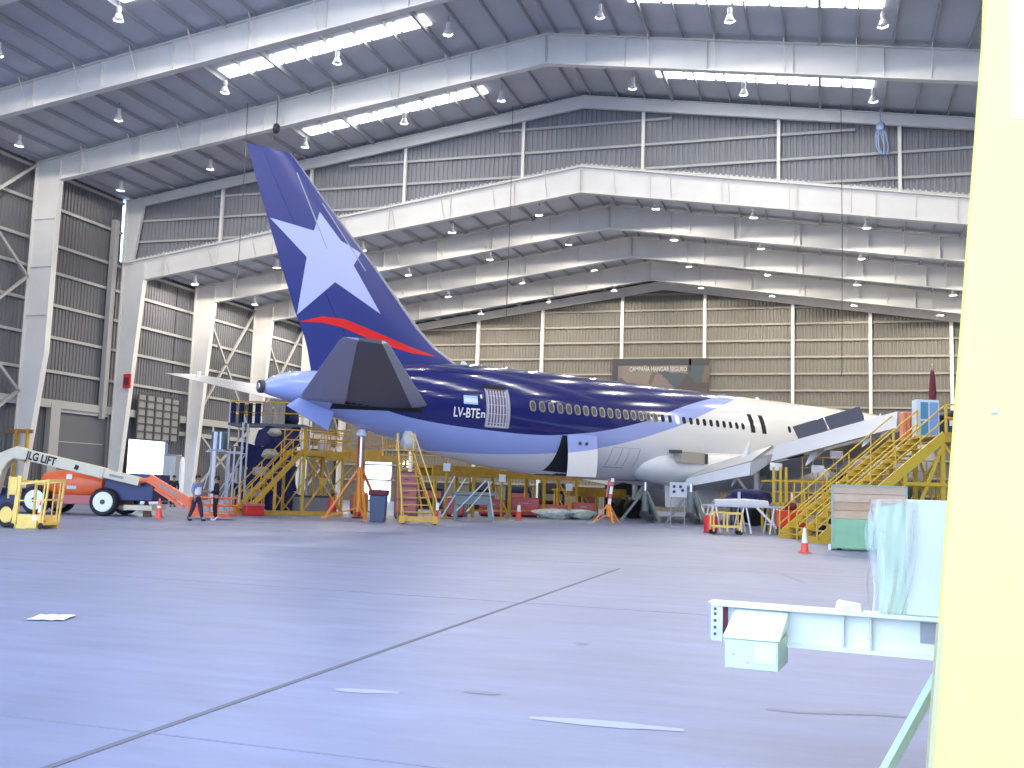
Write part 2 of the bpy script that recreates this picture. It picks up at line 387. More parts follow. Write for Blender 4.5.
# portal frames
def frame(Y, z0, web, colw, kink, label, name='portal_frame', upper_only=None, colbase=.72, gable=False):
    root = struct(thing(name, label, 'frame'))
    for sg in (-1, 1):
        rt = MB(); X = lambda dx: XR+sg*dx
        H = XR-XL; ztop = lambda dx: z0-.25-SL*dx
        # rafter web + flanges
        hin = H-colw
        t = .03
        zbR, zbK = web, web-.17
        zbot = lambda dx: ztop(dx)-(zbR+(zbK-zbR)*dx/H)
        def plate(poly, y0, y1): rt.add([(X(a), y0, z) for a, z in poly]+[(X(a), y1, z) for a, z in poly], [(0,1,2,3),(7,6,5,4),(0,4,5,1),(1,5,6,2),(2,6,7,3),(3,7,4,0)])
        plate([(0, ztop(0)), (hin, ztop(hin)), (hin, zbot(hin)), (0, zbot(0))], Y-t/2, Y+t/2)
        fw = .2 if not gable else .12
        plate([(0, ztop(0)), (H, ztop(H)), (H, ztop(H)-.05), (0, ztop(0)-.05)], Y-fw, Y+fw)
        plate([(0, zbot(0)), (hin, zbot(hin)), (hin, zbot(hin)-.05), (0, zbot(0)-.05)], Y-fw, Y+fw)
        dx = .02
        while dx < hin and not gable:
            plate([(dx, ztop(dx)), (dx+.035, ztop(dx)), (dx+.035, zbot(dx)), (dx, zbot(dx))], Y-fw*.8, Y+fw*.8); dx += 4.05
        if not gable:
            for k in range(1, 19, 2):
                dxx = .45+1.62*k
                rt.bar((X(dxx), Y-.75, ztop(dxx)+.0), (X(dxx), Y-.03, zbot(dxx)+.12), .045)
        rt.build('rafter', M['steel'], root, smooth=False)
        ct = MB(); zk = zbot(hin); zt = ztop(H); lo = upper_only or 0
        def cplate(poly, y0, y1):
            n = len(poly); ct.add([(X(a), y0, z) for a, z in poly]+[(X(a), y1, z) for a, z in poly],
                  [tuple(range(n)), tuple(range(n, 2*n))[::-1]]+[((k+1) % n, k, n+k, n+(k+1) % n) for k in range(n)])
        inner = [(hin, zk)] + ([(hin+.05, kink)] if kink else []) + [(H-colbase, lo)]
        cplate([(H, lo), (H, zt)] + [(hin, ztop(hin)-.02)] + inner, Y-t/2, Y+t/2)
        for (a, za), (b_, zb_) in zip(inner, inner[1:]):
            cplate([(a, za), (a+.05, za), (b_+.05, zb_), (b_, zb_)], Y-fw, Y+fw)
        cplate([(H-.05, lo), (H-.05, zt), (H, zt), (H, lo)], Y-fw, Y+fw)
        z = lo+2.2
        while z < zk and not gable:
            wid = hin
            ct.box(min(X(H), X(hin+.25)), max(X(H), X(hin+.25)), Y-fw*.5, Y+fw*.5, z, z+.03) if z > (kink or 99) else None; z += 2.9
        cplate([(hin, zk), (hin+.035, zk), (hin+.035, zt), (hin, zt)], Y-fw*.8, Y+fw*.8)
        if not upper_only: ct.box(min(X(H+.1), X(H-colbase-.1)), max(X(H+.1), X(H-colbase-.1)), Y-.3, Y+.3, 0, .04)
        ct.build('column', M['steel'], root, smooth=False)
    return root
for k in range(7):
    Y = Y3-SP*(7-k)
    frame(Y, ZU, 1.57, 1.76, 8.7, 'white steel portal frame of the tall hall, bay %s from the step' % ('first second third fourth fifth sixth seventh'.split()[6-k]))
frame(Y3-.05, ZU, .72, 1.35, None, 'slim white gable frame at the end of the tall hall', upper_only=zroof(XL, ZL)-.3, colbase=.75, gable=True)
frame(Y3, ZL, 1.55, 1.76, None, 'white portal frame under the high gable strip')
for k, nm in ((1, 'first'), (2, 'second'), (3, 'third')):
    frame(Y3+SP*k, ZL, 1.52, 1.70, None, 'white portal frame of the low hall, %s behind the step' % nm)
frame(YG-.5, ZL, .75, .9, None, 'slim white frame against the olive end wall', gable=True, colbase=.5)
# stepped ledge on top of the low hall's first rafter
g = MB()
for sg in (-1, 1):
    p = [(XR, Y3-.12, ZL-.22), (XR+sg*31.6, Y3-.12, zroof(XR+31.6, ZL)-.22), (XR+sg*31.6, Y3+.3, zroof(XR+31.6, ZL)+.02), (XR, Y3+.3, ZL+.02)]
    g.hexa([Vector(q)-Vector((0, 0, .04)) for q in p]+[Vector(q) for q in p])
struct(g.build('trim_1', M['steel'], smooth=False), 'pale flashing along the foot of the high gable strip', 'flashing')
# wall bracing
def brace(Ya, Yb, levels, nm):
    root = struct(thing('trim_%d' % nm, 'crossed steel wall bracing between two columns', 'bracing'))
    for za, zb_ in levels:
        for p, q in (((Ya, za), (Yb, zb_)), ((Ya, zb_), (Yb, za))):
            g = MB(); g.bar((XL+.15, p[0], p[1]), (XL+.15, q[0], q[1]), .16, .16); g.build('brace', M['girt'], root, smooth=False)
brace(Y3-2*SP, Y3-SP-.3, ((.3, 6.4), (6.4, 13.2), (13.2, 20.0)), 2)
brace(Y3+SP+.3, Y3+2*SP-.2, ((.3, 5.6), (5.6, 15.6)), 3)
brace(Y3+2*SP+.3, Y3+3*SP-.2, ((.3, 5.6), (5.6, 15.6)), 4)
brace(Y3+3*SP+.3, YG-.2, ((.3, 5.6), (5.6, 15.6)), 5)
brace(Y3-4*SP, Y3-3*SP-.3, ((.3, 6.4), (6.4, 13.2), (13.2, 20.0)), 6)
# rainwater pipe
g = MB(); g.box(XWL+.3, XWL+.65, 54.55, 54.95, 5.9, 18.6); g.box(XWL+.3, XWL+.62, 54.62, 54.88, 5.3, 5.9)
struct(g.build('trim_7', M['girt'], smooth=False), 'square pale rainwater pipe on the dark side wall', 'pipe')
# doors in the left wall
d1 = struct(thing('door_1', 'open daylit doorway with its gridded door raised above', 'door'))
g = MB()
for y in (DY0, DY1-.12): g.box(XWL-.1, XWL+.2, y, y+.12, 0, DZ)
g.build('door_frame', M['darkgrey'], d1, smooth=False)
g = MB(); g.box(XWL+.50, XWL+.57, DY0+.3, DY1+.4, DZ+.05, 7.25); g.build('raised_panel', mat('pale_door_sheet', (.24, .23, .22), .7), d1, smooth=False)
g = MB()
for i in range(6):
    y = DY0+.3+(DY1-DY0+.1)*i/5; g.box(XWL+.57, XWL+.65, y-.07, y+.07, DZ+.05, 7.25)
for i in range(7):
    z = DZ+.05+3.2*i/6; g.box(XWL+.57, XWL+.63, DY0+.3, DY1+.4, z-.05, z+.05)
g.build('panel_ribs', M['darkgrey'], d1, smooth=False)
d2 = struct(thing('door_2', 'large grey sliding door framed by pale steel', 'door'))
g = MB(); g.box(XWL+.1, XWL+.16, 51.0, 55.4, 0, 5.6); g.build('door_leaf', M['clad_left'], d2, smooth=False)
g = MB(); g.box(XWL+.1, XWL+.5, 50.2, 51.0, 0, 5.9); g.box(XWL+.1, XWL+.35, 51.0, 55.6, 5.45, 5.85)
for z in (1.8, 3.6): g.box(XWL+.16, XWL+.2, 51, 55.4, z, z+.06)
g.build('door_frame', M['girt'], d2, smooth=False)
d3 = struct(thing('door_3', 'open daylit doorway in the far end wall', 'door'))
g = MB()
for x in (BX0-.1, BX1): g.box(x, x+.1, YG-.15, YG+.1, 0, BZ)
g.box(BX0-.1, BX1+.1, YG-.15, YG+.1, BZ, BZ+.12); g.build('door_frame', M['girt'], d3, smooth=False)
M['lit'] = emit('daylit_glass', (.97, .99, 1), 3.0)
for wi, (x0, z0_, n) in enumerate(((-45.2, 4.25, 3), (-38.7, 3.3, 3))):
    wn += 1; wt = struct(thing('window_%d' % wn, 'small daylit window of three panes in the end wall', 'window'))
    g = MB(); g.box(x0-.06, x0+1.4, YG-.10, YG-.03, z0_-.06, z0_+.66); g.build('window_frame', M['girt'], wt, smooth=False)
    for i in range(n):
        g = MB(); g.box(x0+.02+.46*i, x0+.40+.46*i, YG-.13, YG-.09, z0_, z0_+.6); g.build('pane', M['lit'], wt, smooth=False)
# ground outside the doors
g = MB(); g.box(-75, XWL-1, 30, 100, -.3, -.02); g.box(-75, 30, YG+1, YG+30, -.3, -.02)
struct(g.build('ground', mat('bright_apron_concrete', (.75, .75, .72), .8), smooth=False), 'sunlit pale apron outside the doorways', 'ground')

# ------------------------------------------------------------------ high bay lamps
def lamp_proto():
    r = thing('high_bay_lamp', 'aluminium high bay lamp hanging below the roof purlins', 'lamp', group='high bay lamps under the roof')
    g = MB(); g.tube((0,0,0), (0,0,-.45), .025, n=6); g.build('hanger_rod', M['grey'], r)
    g = MB(); g.lathe([(.09,-.80),(.13,-.78),(.13,-.45),(.08,-.42)], n=10); g.build('ballast_housing', M['white'], r)
    g = MB(); g.lathe([(.09,-.80),(.16,-.86),(.25,-1.10),(.30,-1.20),(.28,-1.20),(.14,-.88)], n=14); g.build('reflector', M['white'], r)
    li = bpy.data.lights.new('bay_bulb', 'SPOT'); li.energy = 360; li.color = (1, .93, .82); li.spot_size = math.radians(179); li.spot_blend = .10; li.shadow_soft_size = .15  # light added as interior fill; the hanging lamps themselves are unlit
    lo = bpy.data.objects.new('bulb', li); COL.objects.link(lo); lo.parent = r; lo.location = (0, 0, -1.24); r.scale = (.82, .82, .82)
    return r
proto = None
LX = (-42.6, -36.1, -29.6, -23.2, -17.3, -9.8, -3.9, 2.5, 9.0, 15.4)
for Y in (43.4-2*SP, 43.4-SP, 43.4, 51.9, 60.3, 68.2, 76.6, 84.9):
    z0 = ZU if Y < Y3 else ZL
    for x in LX:
        if proto is None: proto = lamp_proto(); o = proto
        else: o = clone(proto)
        o.location = (x, Y, zroof(x, z0)-.2)
        fill_ob = [c for c in COL.objects if c.parent == o and c.type == 'LIGHT'][0]
        if Y > Y3:
            if 'low_hall_bulb' not in bpy.data.lights:
                l2 = fill_ob.data.copy(); l2.name = 'low_hall_bulb'; l2.energy = 760  # added fill made stronger to brighten the low hall rafters
            fill_ob.data = bpy.data.lights['low_hall_bulb']
        elif Y > 50:
            if 'step_bulb' not in bpy.data.lights:
                l2 = fill_ob.data.copy(); l2.name = 'step_bulb'; l2.energy = 230  # added fill made weaker so the rafter at the step stays below white
            fill_ob.data = bpy.data.lights['step_bulb']

# ------------------------------------------------------------------ the airliner (local x runs from the tail cone to the nose, y to port)
ST = [(0, 5.74, 5.34, .22), (.12, 5.82, 5.28, .30), (.4, 6.02, 5.19, .42), (1.0, 6.24, 5.07, .60), (1.7, 6.36, 4.95, .74), (3.3, 6.58, 4.52, 1.08), (4.84, 6.86, 4.06, 1.38),
      (7.0, 7.22, 3.58, 1.74), (8.7, 7.42, 3.10, 1.98), (11.25, 7.57, 2.68, 2.25), (14.1, 7.60, 2.36, 2.43), (16.2, 7.61, 2.25, 2.50), (19, 7.61, 2.19, 2.515),
      (30, 7.61, 2.19, 2.515), (42, 7.61, 2.19, 2.515), (45, 7.58, 2.20, 2.48), (47.5, 7.40, 2.26, 2.34), (49.5, 7.0, 2.40, 2.08), (51, 6.35, 2.62, 1.72), (52.3, 5.6, 2.95, 1.25), (53.2, 4.9, 3.35, .75), (53.6, 4.45, 3.7, .35)]
def fus(a):
    for p, q in zip(ST, ST[1:]):
        if a <= q[0]:
            t = (a-p[0])/(q[0]-p[0]); return tuple(p[i]+(q[i]-p[i])*t for i in (1, 2, 3))
    return ST[-1][1:]
def fy(a, z, off=0.0):               # starboard skin: y and outward normal (in the y-z plane)
    t, b_, h = fus(a); c = (t+b_)/2; r = (t-b_)/2
    u = max(-.995, min(.995, (z-c)/r)); ph = math.asin(u)
    n = Vector((0, -math.cos(ph)/h, math.sin(ph)/r)).normalized()
    return Vector((a, -h*math.cos(ph), c+r*math.sin(ph)))+n*off, n
def ring(a, n=48):
    t, b_, h = fus(a); c = (t+b_)/2; r = (t-b_)/2
    return [(a, -h*math.cos(2*PI*k/n), c+r*math.sin(2*PI*k/n)) for k in range(n)]
air = thing('airliner', 'blue and white jet airliner with a star on its tail fin', 'airplane', TAIL, PROT)
g = MB(); aa = []
a = 0.0
stn = [s_[0] for s_ in ST]
for p, q in zip(stn, stn[1:]):
    m_ = max(1, int((q-p)/1.2)); aa += [p+(q-p)*i/m_ for i in range(m_)]
aa.append(stn[-1])
g.loft([ring(a) for a in aa]); fuse = g.build('fuselage', M['livery'], air, ang=60)
def patch(a0, a1, z0, z1, off, na=6, nz=8, thick=0.0, zf=None):
    mb = MB(); vs = []
    for i in range(na+1):
        for k in range(nz+1):
            a = a0+(a1-a0)*i/na; zz0, zz1 = zf(a) if zf else (z0, z1)
            vs.append(fy(a, zz0+(zz1-zz0)*k/nz, off)[0])
    fs = [(i*(nz+1)+k, (i+1)*(nz+1)+k, (i+1)*(nz+1)+k+1, i*(nz+1)+k+1) for i in range(na) for k in range(nz)]
    mb.add(vs, fs)
    if thick:
        n = len(vs); vs2 = []
        for i in range(na+1):
            for k in range(nz+1):
                a = a0+(a1-a0)*i/na; zz0, zz1 = zf(a) if zf else (z0, z1)
                vs2.append(fy(a, zz0+(zz1-zz0)*k/nz, off-thick)[0])
        mb.add(vs2, [f[::-1] for f in fs])
        e = [i*(nz+1) for i in range(na+1)]+[na*(nz+1)+k for k in range(1, nz+1)]+[i*(nz+1)+nz for i in range(na-1, -1, -1)]+[k for k in range(nz-1, 0, -1)]
        mb.f += [(p, q, q+n, p+n) for p, q in zip(e, e[1:]+e[:1])]; mb.mi += [0]*len(e)
    return mb
# tail cone exhaust, antennas, beacon
g = MB(); g.lathe([(.19, -.16), (.27, -.14), (.29, .02), (.19, .02)], cz=5.54, axis='x'); g.build('exhaust_ring', M['darkgrey'], fuse)
g = MB(); g.lathe([(.13, -.20), (.18, -.10), (.18, -.04)], cz=5.54, axis='x'); g.build('exhaust_outlet', M['alu'], fuse)
# cabin windows
def win_mesh(rim):
    mb = MB(); n = 14
    def oval(w_, h_, y): return [(w_*math.copysign(abs(math.cos(2*PI*k/n))**.7, math.cos(2*PI*k/n)), y, h_*math.copysign(abs(math.sin(2*PI*k/n))**.7, math.sin(2*PI*k/n))) for k in range(n)]
    if rim: mb.loft([oval(.19, .27, .01), oval(.19, .27, -.02), oval(.13, .20, -.025)], cap=False)
    mb.cur = 1; mb.loft([oval(.13, .20, .01), oval(.13, .20, -.018)])
    return mb
wm1 = win_mesh(True).mesh('window_rim', [mat('window_rim_metal', (.30, .28, .27), .35, .5), M['darkgrey']])
wm2 = win_mesh(False).mesh('window_plain', [M['dark'], M['dark']])
wm3 = win_mesh(True).mesh('window_lit', [M['white'], mat('white_window_plug', (.95, .97, 1), .4)])  # white pane colour stands in for light shining through one window
for i in range(29):
    a = 12.90+.559*i; p, n_ = fy(a, 5.585)
    o = linked('cabin_window', wm1 if a < 21.3 else (wm3 if i == 18 else wm2), fuse, p, (math.asin(n_.z)*-1, 0, 0))
    if i == 18: o['label'] = 'bright white cabin window'
for a in (32.95, 36.3, 37.4, 38.5, 39.6, 40.7, 41.8, 42.9):
    p, n_ = fy(a, 5.66); linked('cabin_window', wm2, fuse, p, (-math.asin(n_.z), 0, 0))
for a in (29.42, 30.45):
    g = patch(a-.20, a+.20, 5.25, 6.35, .012, 2, 6); g.build('emergency_exit', M['dark'], fuse)
# aft entry door stood open behind a net
g = patch(10.22, 11.50, 4.42, 6.22, .015, 4, 8, .02); dr = g.build('aft_doorway', mat('doorway_interior', (.20, .13, .14), .8), fuse); dr['label'] = 'open aft doorway closed off by a pale net'
g = patch(10.22, 11.36, 6.22, 6.42, .02, 3, 2, .02); g.build('door_head', M['dark'], dr)
g = MB()
for k in range(7):
    a = 10.32+.165*k; pts = [fy(a, 4.5+1.62*i/8, .05)[0] for i in range(9)]; g.path(pts, .03, 5)
for k in range(4):
    z = 4.62+.42*k; g.path([fy(10.3+1.0*i/4, z, .05)[0] for i in range(5)], .016, 5)
g.build('door_net', mat('pale_net', (.55, .55, .62), .7), dr)
g = MB()
g.path([fy(11.43, 4.45+1.75*i/8, .06)[0] for i in range(9)], .07, 6); g.path([fy(10.25, 4.45+1.75*i/8, .04)[0] for i in range(9)], .035, 6)
g.path([fy(10.25+.3*i, 4.46, .05)[0] for i in range(5)], .06, 6)
g.build('door_frame', mat('doorway_frame', (.38, .37, .38), .5), dr)
# bulk cargo door swung outwards
g = patch(14.75, 16.9, 2.33, 4.28, .02, 8, 8); g.build('cargo_opening', M['dark'], fuse)  # dark patch on the skin stands in for the shaded hold
g = MB(); rr = []
for i in range(9):
    f = i/8; z = 4.36-2.08*f; yy = -2.47-.20*math.sin(f*2.2)
    rr.append([(15.05-.10*f, yy, z), (17.0-.15*f, yy, z), (17.0-.15*f, yy+.07, z), (15.05-.10*f, yy+.07, z)])
g.loft(rr); cg = g.build('cargo_door', M['livery'], fuse); cg['label'] = 'open cargo door swung away from the hull'
for a in (15.75, 16.2):
    p = (a, -2.60, 3.92); g = MB(); g.lathe([(.09, -.03), (.09, 0)], cx=0, axis='y', n=12); q = g.build('vent_hole', M['darkgrey'], cg); q.location = p
# access panels, seams on the lower hull
g = MB()
for a in (18.3, 19.0, 19.55, 20.3):
    g.path([fy(a, 2.95+.9*i/6, .004)[0] for i in range(7)], .012, 4)
g.path([fy(18.2+.3*i, 2.86, .004)[0] for i in range(6)], .02, 4)
g.path([fy(18.3+.25*i, 3.87, .004)[0] for i in range(9)], .010, 4)
g.build('panel_seam', M['grey'], fuse)
# registration and flag
def on_skin(o, a0, z0):
    for v in o.data.vertices: v.co = fy(a0+v.co.x*o.scale.x, z0+v.co.y, .02)[0]
    o.scale = (1, 1, 1); o.location = (0, 0, 0); o.rotation_euler = (0, 0, 0)
on_skin(lettering('registration', 'LV-BTE', .62, 0, M['white'], fuse, (0, 0, 0), (0, 0, 0), .010, 1.36), 8.50, 4.80)
on_skin(lettering('registration_suffix', 'n', .50, 0, M['white'], fuse, (0, 0, 0), (0, 0, 0), .01, .22), 9.93, 4.84)
fo = patch(9.02, 9.76, 5.42, 5.80, .02, 3, 2, .01); fo = fo.build('national_flag', M['white'], fuse); fo['label'] = 'small light blue and white flag'
g = patch(9.02, 9.76, 5.70, 5.81, .024, 3, 2); g.build('flag_band', mat('flag_light_blue', (.35, .62, .85), .5), fo)
g = patch(9.02, 9.76, 5.41, 5.50, .024, 3, 2); g.build('flag_band', bpy.data.materials['flag_light_blue'], fo)
g = patch(9.92, 10.02, 5.72, 5.90, .02, 1, 1); g.build('door_placard', M['paper'], fuse)
# roof antennas
for a, h_ in ((10.4, .16), (33, .14)):
    t = fus(a)[0]; g = MB(); g.prism([(a-.25, t-.05), (a+.25, t-.05), (a+.02, t+h_), (a-.14, t+h_)], -.03, .03); g.build('antenna', M['white'], fuse)

# --- tail fin (z levels, leading and trailing edge, thickness)
FN = [(6.2, 10.6, 2.28, .50), (7.35, 10.2, 2.0, .52), (7.75, 9.45, 1.88, .50), (8.1, 8.75, 1.72, .48), (8.9, 7.76, 1.33, .46), (11.27, 5.45, .40, .38), (14.1, 2.47, -.70, .26), (15.62, .98, -1.24, .19), (15.82, .70, -1.27, .12)]
def fin_at(z):
    for p, q in zip(FN, FN[1:]):
        if z <= q[0]:
            t = (z-p[0])/(q[0]-p[0]); return [p[i]+(q[i]-p[i])*t for i in (1, 2, 3)]
    return list(FN[-1][1:])
AF = [(0, .0), (.015, .28), (.06, .55), (.15, .82), (.3, 1.0), (.5, .88), (.7, .58), (.85, .32), (1, .05)]
def foil(u):
    for p, q in zip(AF, AF[1:]):
        if u <= q[0]: return p[1]+(q[1]-p[1])*(u-p[0])/(q[0]-p[0])
    return .05
def fin_y(a, z):
    le, te, th = fin_at(z); u = max(0, min(1, (le-a)/(le-te))); return th/2*foil(u)
def foil_ring(le, te, th, u0, u1, f3, n=9):
    us = [u0+(u1-u0)*i/n for i in range(n+1)]
    return [f3(le-(le-te)*u, -th/2*foil(u)) for u in us]+[f3(le-(le-te)*u, th/2*foil(u)) for u in reversed(us)]
def fin_part(u0, u1, name, m_, parent):
    g = MB(); g.loft([foil_ring(le, te, th, u0, u1, lambda a, y, z=z: (a, y, z)) for z, le, te, th in FN]); return g.build(name, m_, parent, ang=50)
fin = fin_part(.045, .70, 'tail_fin', M['fin'], air)
fin_part(0, .043, 'leading_edge', mat('fin_leading_edge', (.26, .27, .33), .4), fin)
fin_part(.704, 1, 'rudder', M['fin'], air)
def decal(tris, name, m_, parent, side=-1, off=.012, cuts=3):
    for _ in range(cuts):
        nt_ = []
        for p, q, r in tris:
            pq, qr, rp_ = [((u[0]+v[0])/2, (u[1]+v[1])/2) for u, v in ((p, q), (q, r), (r, p))]
            nt_ += [(p, pq, rp_), (pq, q, qr), (rp_, qr, r), (pq, qr, rp_)]
        tris = nt_
    ix, vs, fs = {}, [], []
    for t_ in tris:
        f = []
        for x, z in t_:
            k = (round(x, 4), round(z, 4))
            if k not in ix: ix[k] = len(vs); vs.append((x, side*(fin_y(x, z)+off), z))
            f.append(ix[k])
        fs.append(f)
    g = MB(); g.add(vs, fs); return g.build(name, m_, parent, ang=180)
star = [(2.17, 13.48), (3.28, 12.37), (4.34, 12.0), (3.96, 11.36), (5.46, 9.32), (3.09, 10.46), (1.40, 8.78), (1.68, 11.37), (-.10, 12.8), (1.94, 12.58)]
star_t = [((2.6, 11.55), star[i], star[(i+1) % 10]) for i in range(10)]
for sd in (-1, 1): decal(star_t, 'star_emblem', M['star'], fin, sd)
top_ = [(1.57, 8.52), (2.6, 8.87), (3.65, 8.87), (5.4, 8.44), (7.0, 8.02), (8.55, 7.72)]; low_ = [(1.57, 8.50), (2.6, 8.58), (3.58, 8.48), (5.42, 7.98), (7.2, 7.70), (8.55, 7.70)]
sw_t = []
for i in range(5): sw_t += [(top_[i], top_[i+1], low_[i]), (low_[i], top_[i+1], low_[i+1])]
for sd in (-1, 1): decal(sw_t, 'red_stripe', M['swoosh'], fin, sd, .014)
for pts in (((1.0, 15.0), (2.6, 11.9)), ((2.3, 13.9), (4.6, 11.2))):
    (a0, z0_), (a1, z1_) = pts; g = MB(); g.path([(a0+(a1-a0)*i/8, -fin_y(a0+(a1-a0)*i/8, z0_+(z1_-z0_)*i/8)-.006, z0_+(z1_-z0_)*i/8) for i in range(9)], .03, 5); g.build('skin_seam', M['stab_elev'], fin)

# --- flying surfaces: sections (span, leading edge, trailing edge, height, thickness)
def surf(sec, side, u0, u1, name, m_, parent, drop=0, ang=50):
    g = MB()
    g.loft([foil_ring(le, te, th, u0, u1, lambda a, t, l=l, z=z, le=le, te=te: (a, -side*l, z-t-drop*max(0, (le-a)/(le-te)-u0))) for l, le, te, z, th in sec]); return g.build(name, m_, parent, ang=ang)
def lerp_sec(sec, l):
    for p, q in zip(sec, sec[1:]):
        if l <= q[0]+1e-6:
            t = (l-p[0])/(q[0]-p[0]); return tuple(p[i]+(q[i]-p[i])*t for i in range(5))
    return sec[-1]
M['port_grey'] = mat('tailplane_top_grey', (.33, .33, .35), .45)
TS = [(.75, 8.0, 1.5, 5.12, .5), (1.7, 7.2, 1.0, 5.22, .46), (8.9, .82, -1.25, 6.50, .22), (9.3, .42, -1.3, 6.56, .14)]
for side in (1, -1):
    TS_ = TS if side == 1 else [(.75+(l-.75)*.87, le, te, z, th) for l, le, te, z, th in TS]
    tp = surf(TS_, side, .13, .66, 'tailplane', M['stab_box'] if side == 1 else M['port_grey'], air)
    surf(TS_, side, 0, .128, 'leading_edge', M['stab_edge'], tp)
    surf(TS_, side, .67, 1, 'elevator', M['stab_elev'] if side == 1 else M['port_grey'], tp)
g = MB()
for k in range(9):
    a = 3.2+.32*k; g.box(a, a+.2, -1.50, -1.36, 4.98, 5.10)
g.build('tailplane_seal', M['dark'], air)  # dark blocks stand in for ragged shade in the tailplane root gap
slot = patch(2.9, 7.0, 0, 0, .02, 10, 3, 0, lambda a: (4.80+.02*(a-3), 5.20+.02*(a-3))); slot.build('tailplane_slot', M['dark'], fuse)  # dark plate on the skin in place of a shaded cut-out
# hanging access panel under the tail
g = MB(); g.hexa([Vector(p) for p in ((.66, -1.03, 4.74), (2.52, -1.25, 3.80), (2.52, -1.19, 3.80), (.66, -.97, 4.74), (1.28, -.85, 5.12), (2.85, -1.12, 4.62), (2.85, -1.06, 4.62), (1.28, -.79, 5.12))])
TAILPANEL = g.build('tail_access_panel', M['livery'], air, smooth=False)

WS = [(1.6, 35.2, 24.6, 3.05, 1.35), (2.5, 34.5, 24.5, 3.2, 1.3), (8.0, 30.6, 24.2, 3.80, .80), (16, 25.4, 21.0, 4.68, .5), (23.2, 20.7, 18.1, 5.5, .28), (23.8, 20.0, 17.9, 5.56, .16)]
for side in (1, -1):
    wg_ = surf(WS, side, .08, .74, 'wing', M['wing'], air)
    surf(WS, side, 0, .078, 'slat', M['stab_edge'], wg_)
    def sub(l0, l1, n=4): return [lerp_sec(WS, l0+(l1-l0)*i/n) for i in range(n+1)]
    def plate_loft(name, m_, secs, ang=30):
        g = MB(); g.loft([[(a, -side*l, z) for a, z in pts] for l, pts in secs]); return g.build(name, m_, wg_, ang=ang)
    plate_loft('inboard_spoiler', M['wing'], [(2.8, [(25.3, 3.22), (23.42, 2.46), (23.5, 2.36), (25.3, 3.05)]), (7.5, [(24.6, 4.22), (22.9, 3.36), (22.98, 3.24), (24.7, 4.08)])])
    plate_loft('inboard_flap', M['flap'], [(2.8, [(24.6, 2.55), (23.38, 2.42), (23.15, 1.95), (23.3, 1.93), (24.6, 2.25)]), (7.5, [(24.2, 3.6), (22.85, 3.28), (22.76, 2.62), (22.9, 2.60), (24.2, 3.2)])])
    plate_loft('outboard_flap', M['flap'], [(8.9, [(24.4, 4.28), (22.95, 4.08), (22.62, 3.30), (22.8, 3.28), (24.3, 3.85)]), (17.6, [(20.7, 5.25), (19.28, 5.16), (19.2, 4.50), (19.36, 4.48), (20.6, 4.85)])])
    f3 = surf(sub(17.7, 21.7), side, .75, 1, 'aileron', M['wing'], wg_)
    f4 = surf(sub(7.6, 8.8), side, .75, .92, 'inboard_aileron', M['dark'], wg_, drop=.5)  # darkness of the gap between the flaps put into this part's colour
    for l, a0, z0_, zt_ in ((5.9, 23.3, 3.3, 2.02), (11.6, 21.6, 3.8, 3.05), (15.6, 19.9, 4.45, 3.78)):
        g = MB(); g.loft([[(a0+.9*(1-u)**1.0+.02, -side*(l+w_*math.cos(2*PI*k/8)), z0_+(zt_-z0_)*u+.30*(1-u)*math.sin(2*PI*k/8)) for k in range(8)] for u, w_ in ((-.6, .05), (-.1, .22), (.3, .22), (.7, .13), (1.0, .02))])
        g.build('flap_track_fairing', M['flap'], wg_)
    for l0, l1 in ((10.7, 13.0), (13.1, 15.5)):
        pts = []
        for l in (l0, l1):
            f = (l-8.9)/8.7; a0 = 23.1-3.66*f; zz = 4.12+1.07*f; pts.append((a0, -side*l, zz)); pts.append((a0-.45, -side*l, zz+.56))
        g = MB(); p = [Vector(v) for v in (pts[0], pts[2], pts[3], pts[1])]; g.hexa([v-Vector((.03, 0, 0)) for v in p]+[v+Vector((.03, 0, .02)) for v in p]); g.build('spoiler', M['spoiler'], wg_, smooth=False)
    # engine on its pylon
    l = 7.9
    nc = MB(); nc.lathe([(1.10, 36.2), (1.28, 35.9), (1.36, 35.0), (1.38, 33.2), (1.22, 31.2), (1.08, 30.4), (1.0, 30.5), (1.05, 33), (1.05, 35.9)], cy=-side*l, cz=2.0, axis='x', n=28)
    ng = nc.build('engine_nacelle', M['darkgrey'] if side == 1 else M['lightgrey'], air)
    c2 = MB(); c2.lathe([(1.04, 34.6), (.25, 35.1), (.02, 35.4)], cy=-side*l, cz=2.0, axis='x', n=24); c2.build('fan', M['darkgrey'], ng)
    c2 = MB(); c2.lathe([(.75, 31.2), (.62, 29.6), (.40, 28.9), (.05, 28.2)], cy=-side*l, cz=2.0, axis='x', n=24); c2.build('exhaust_core', M['darkgrey'], ng)
    c2 = MB(); c2.prism([(35.0, 3.2), (29.6, 3.9), (28.0, 3.75), (29.5, 3.0), (31.5, 2.9)], -side*l-.16, -side*l+.16); c2.build('pylon', M['lightgrey'], ng)
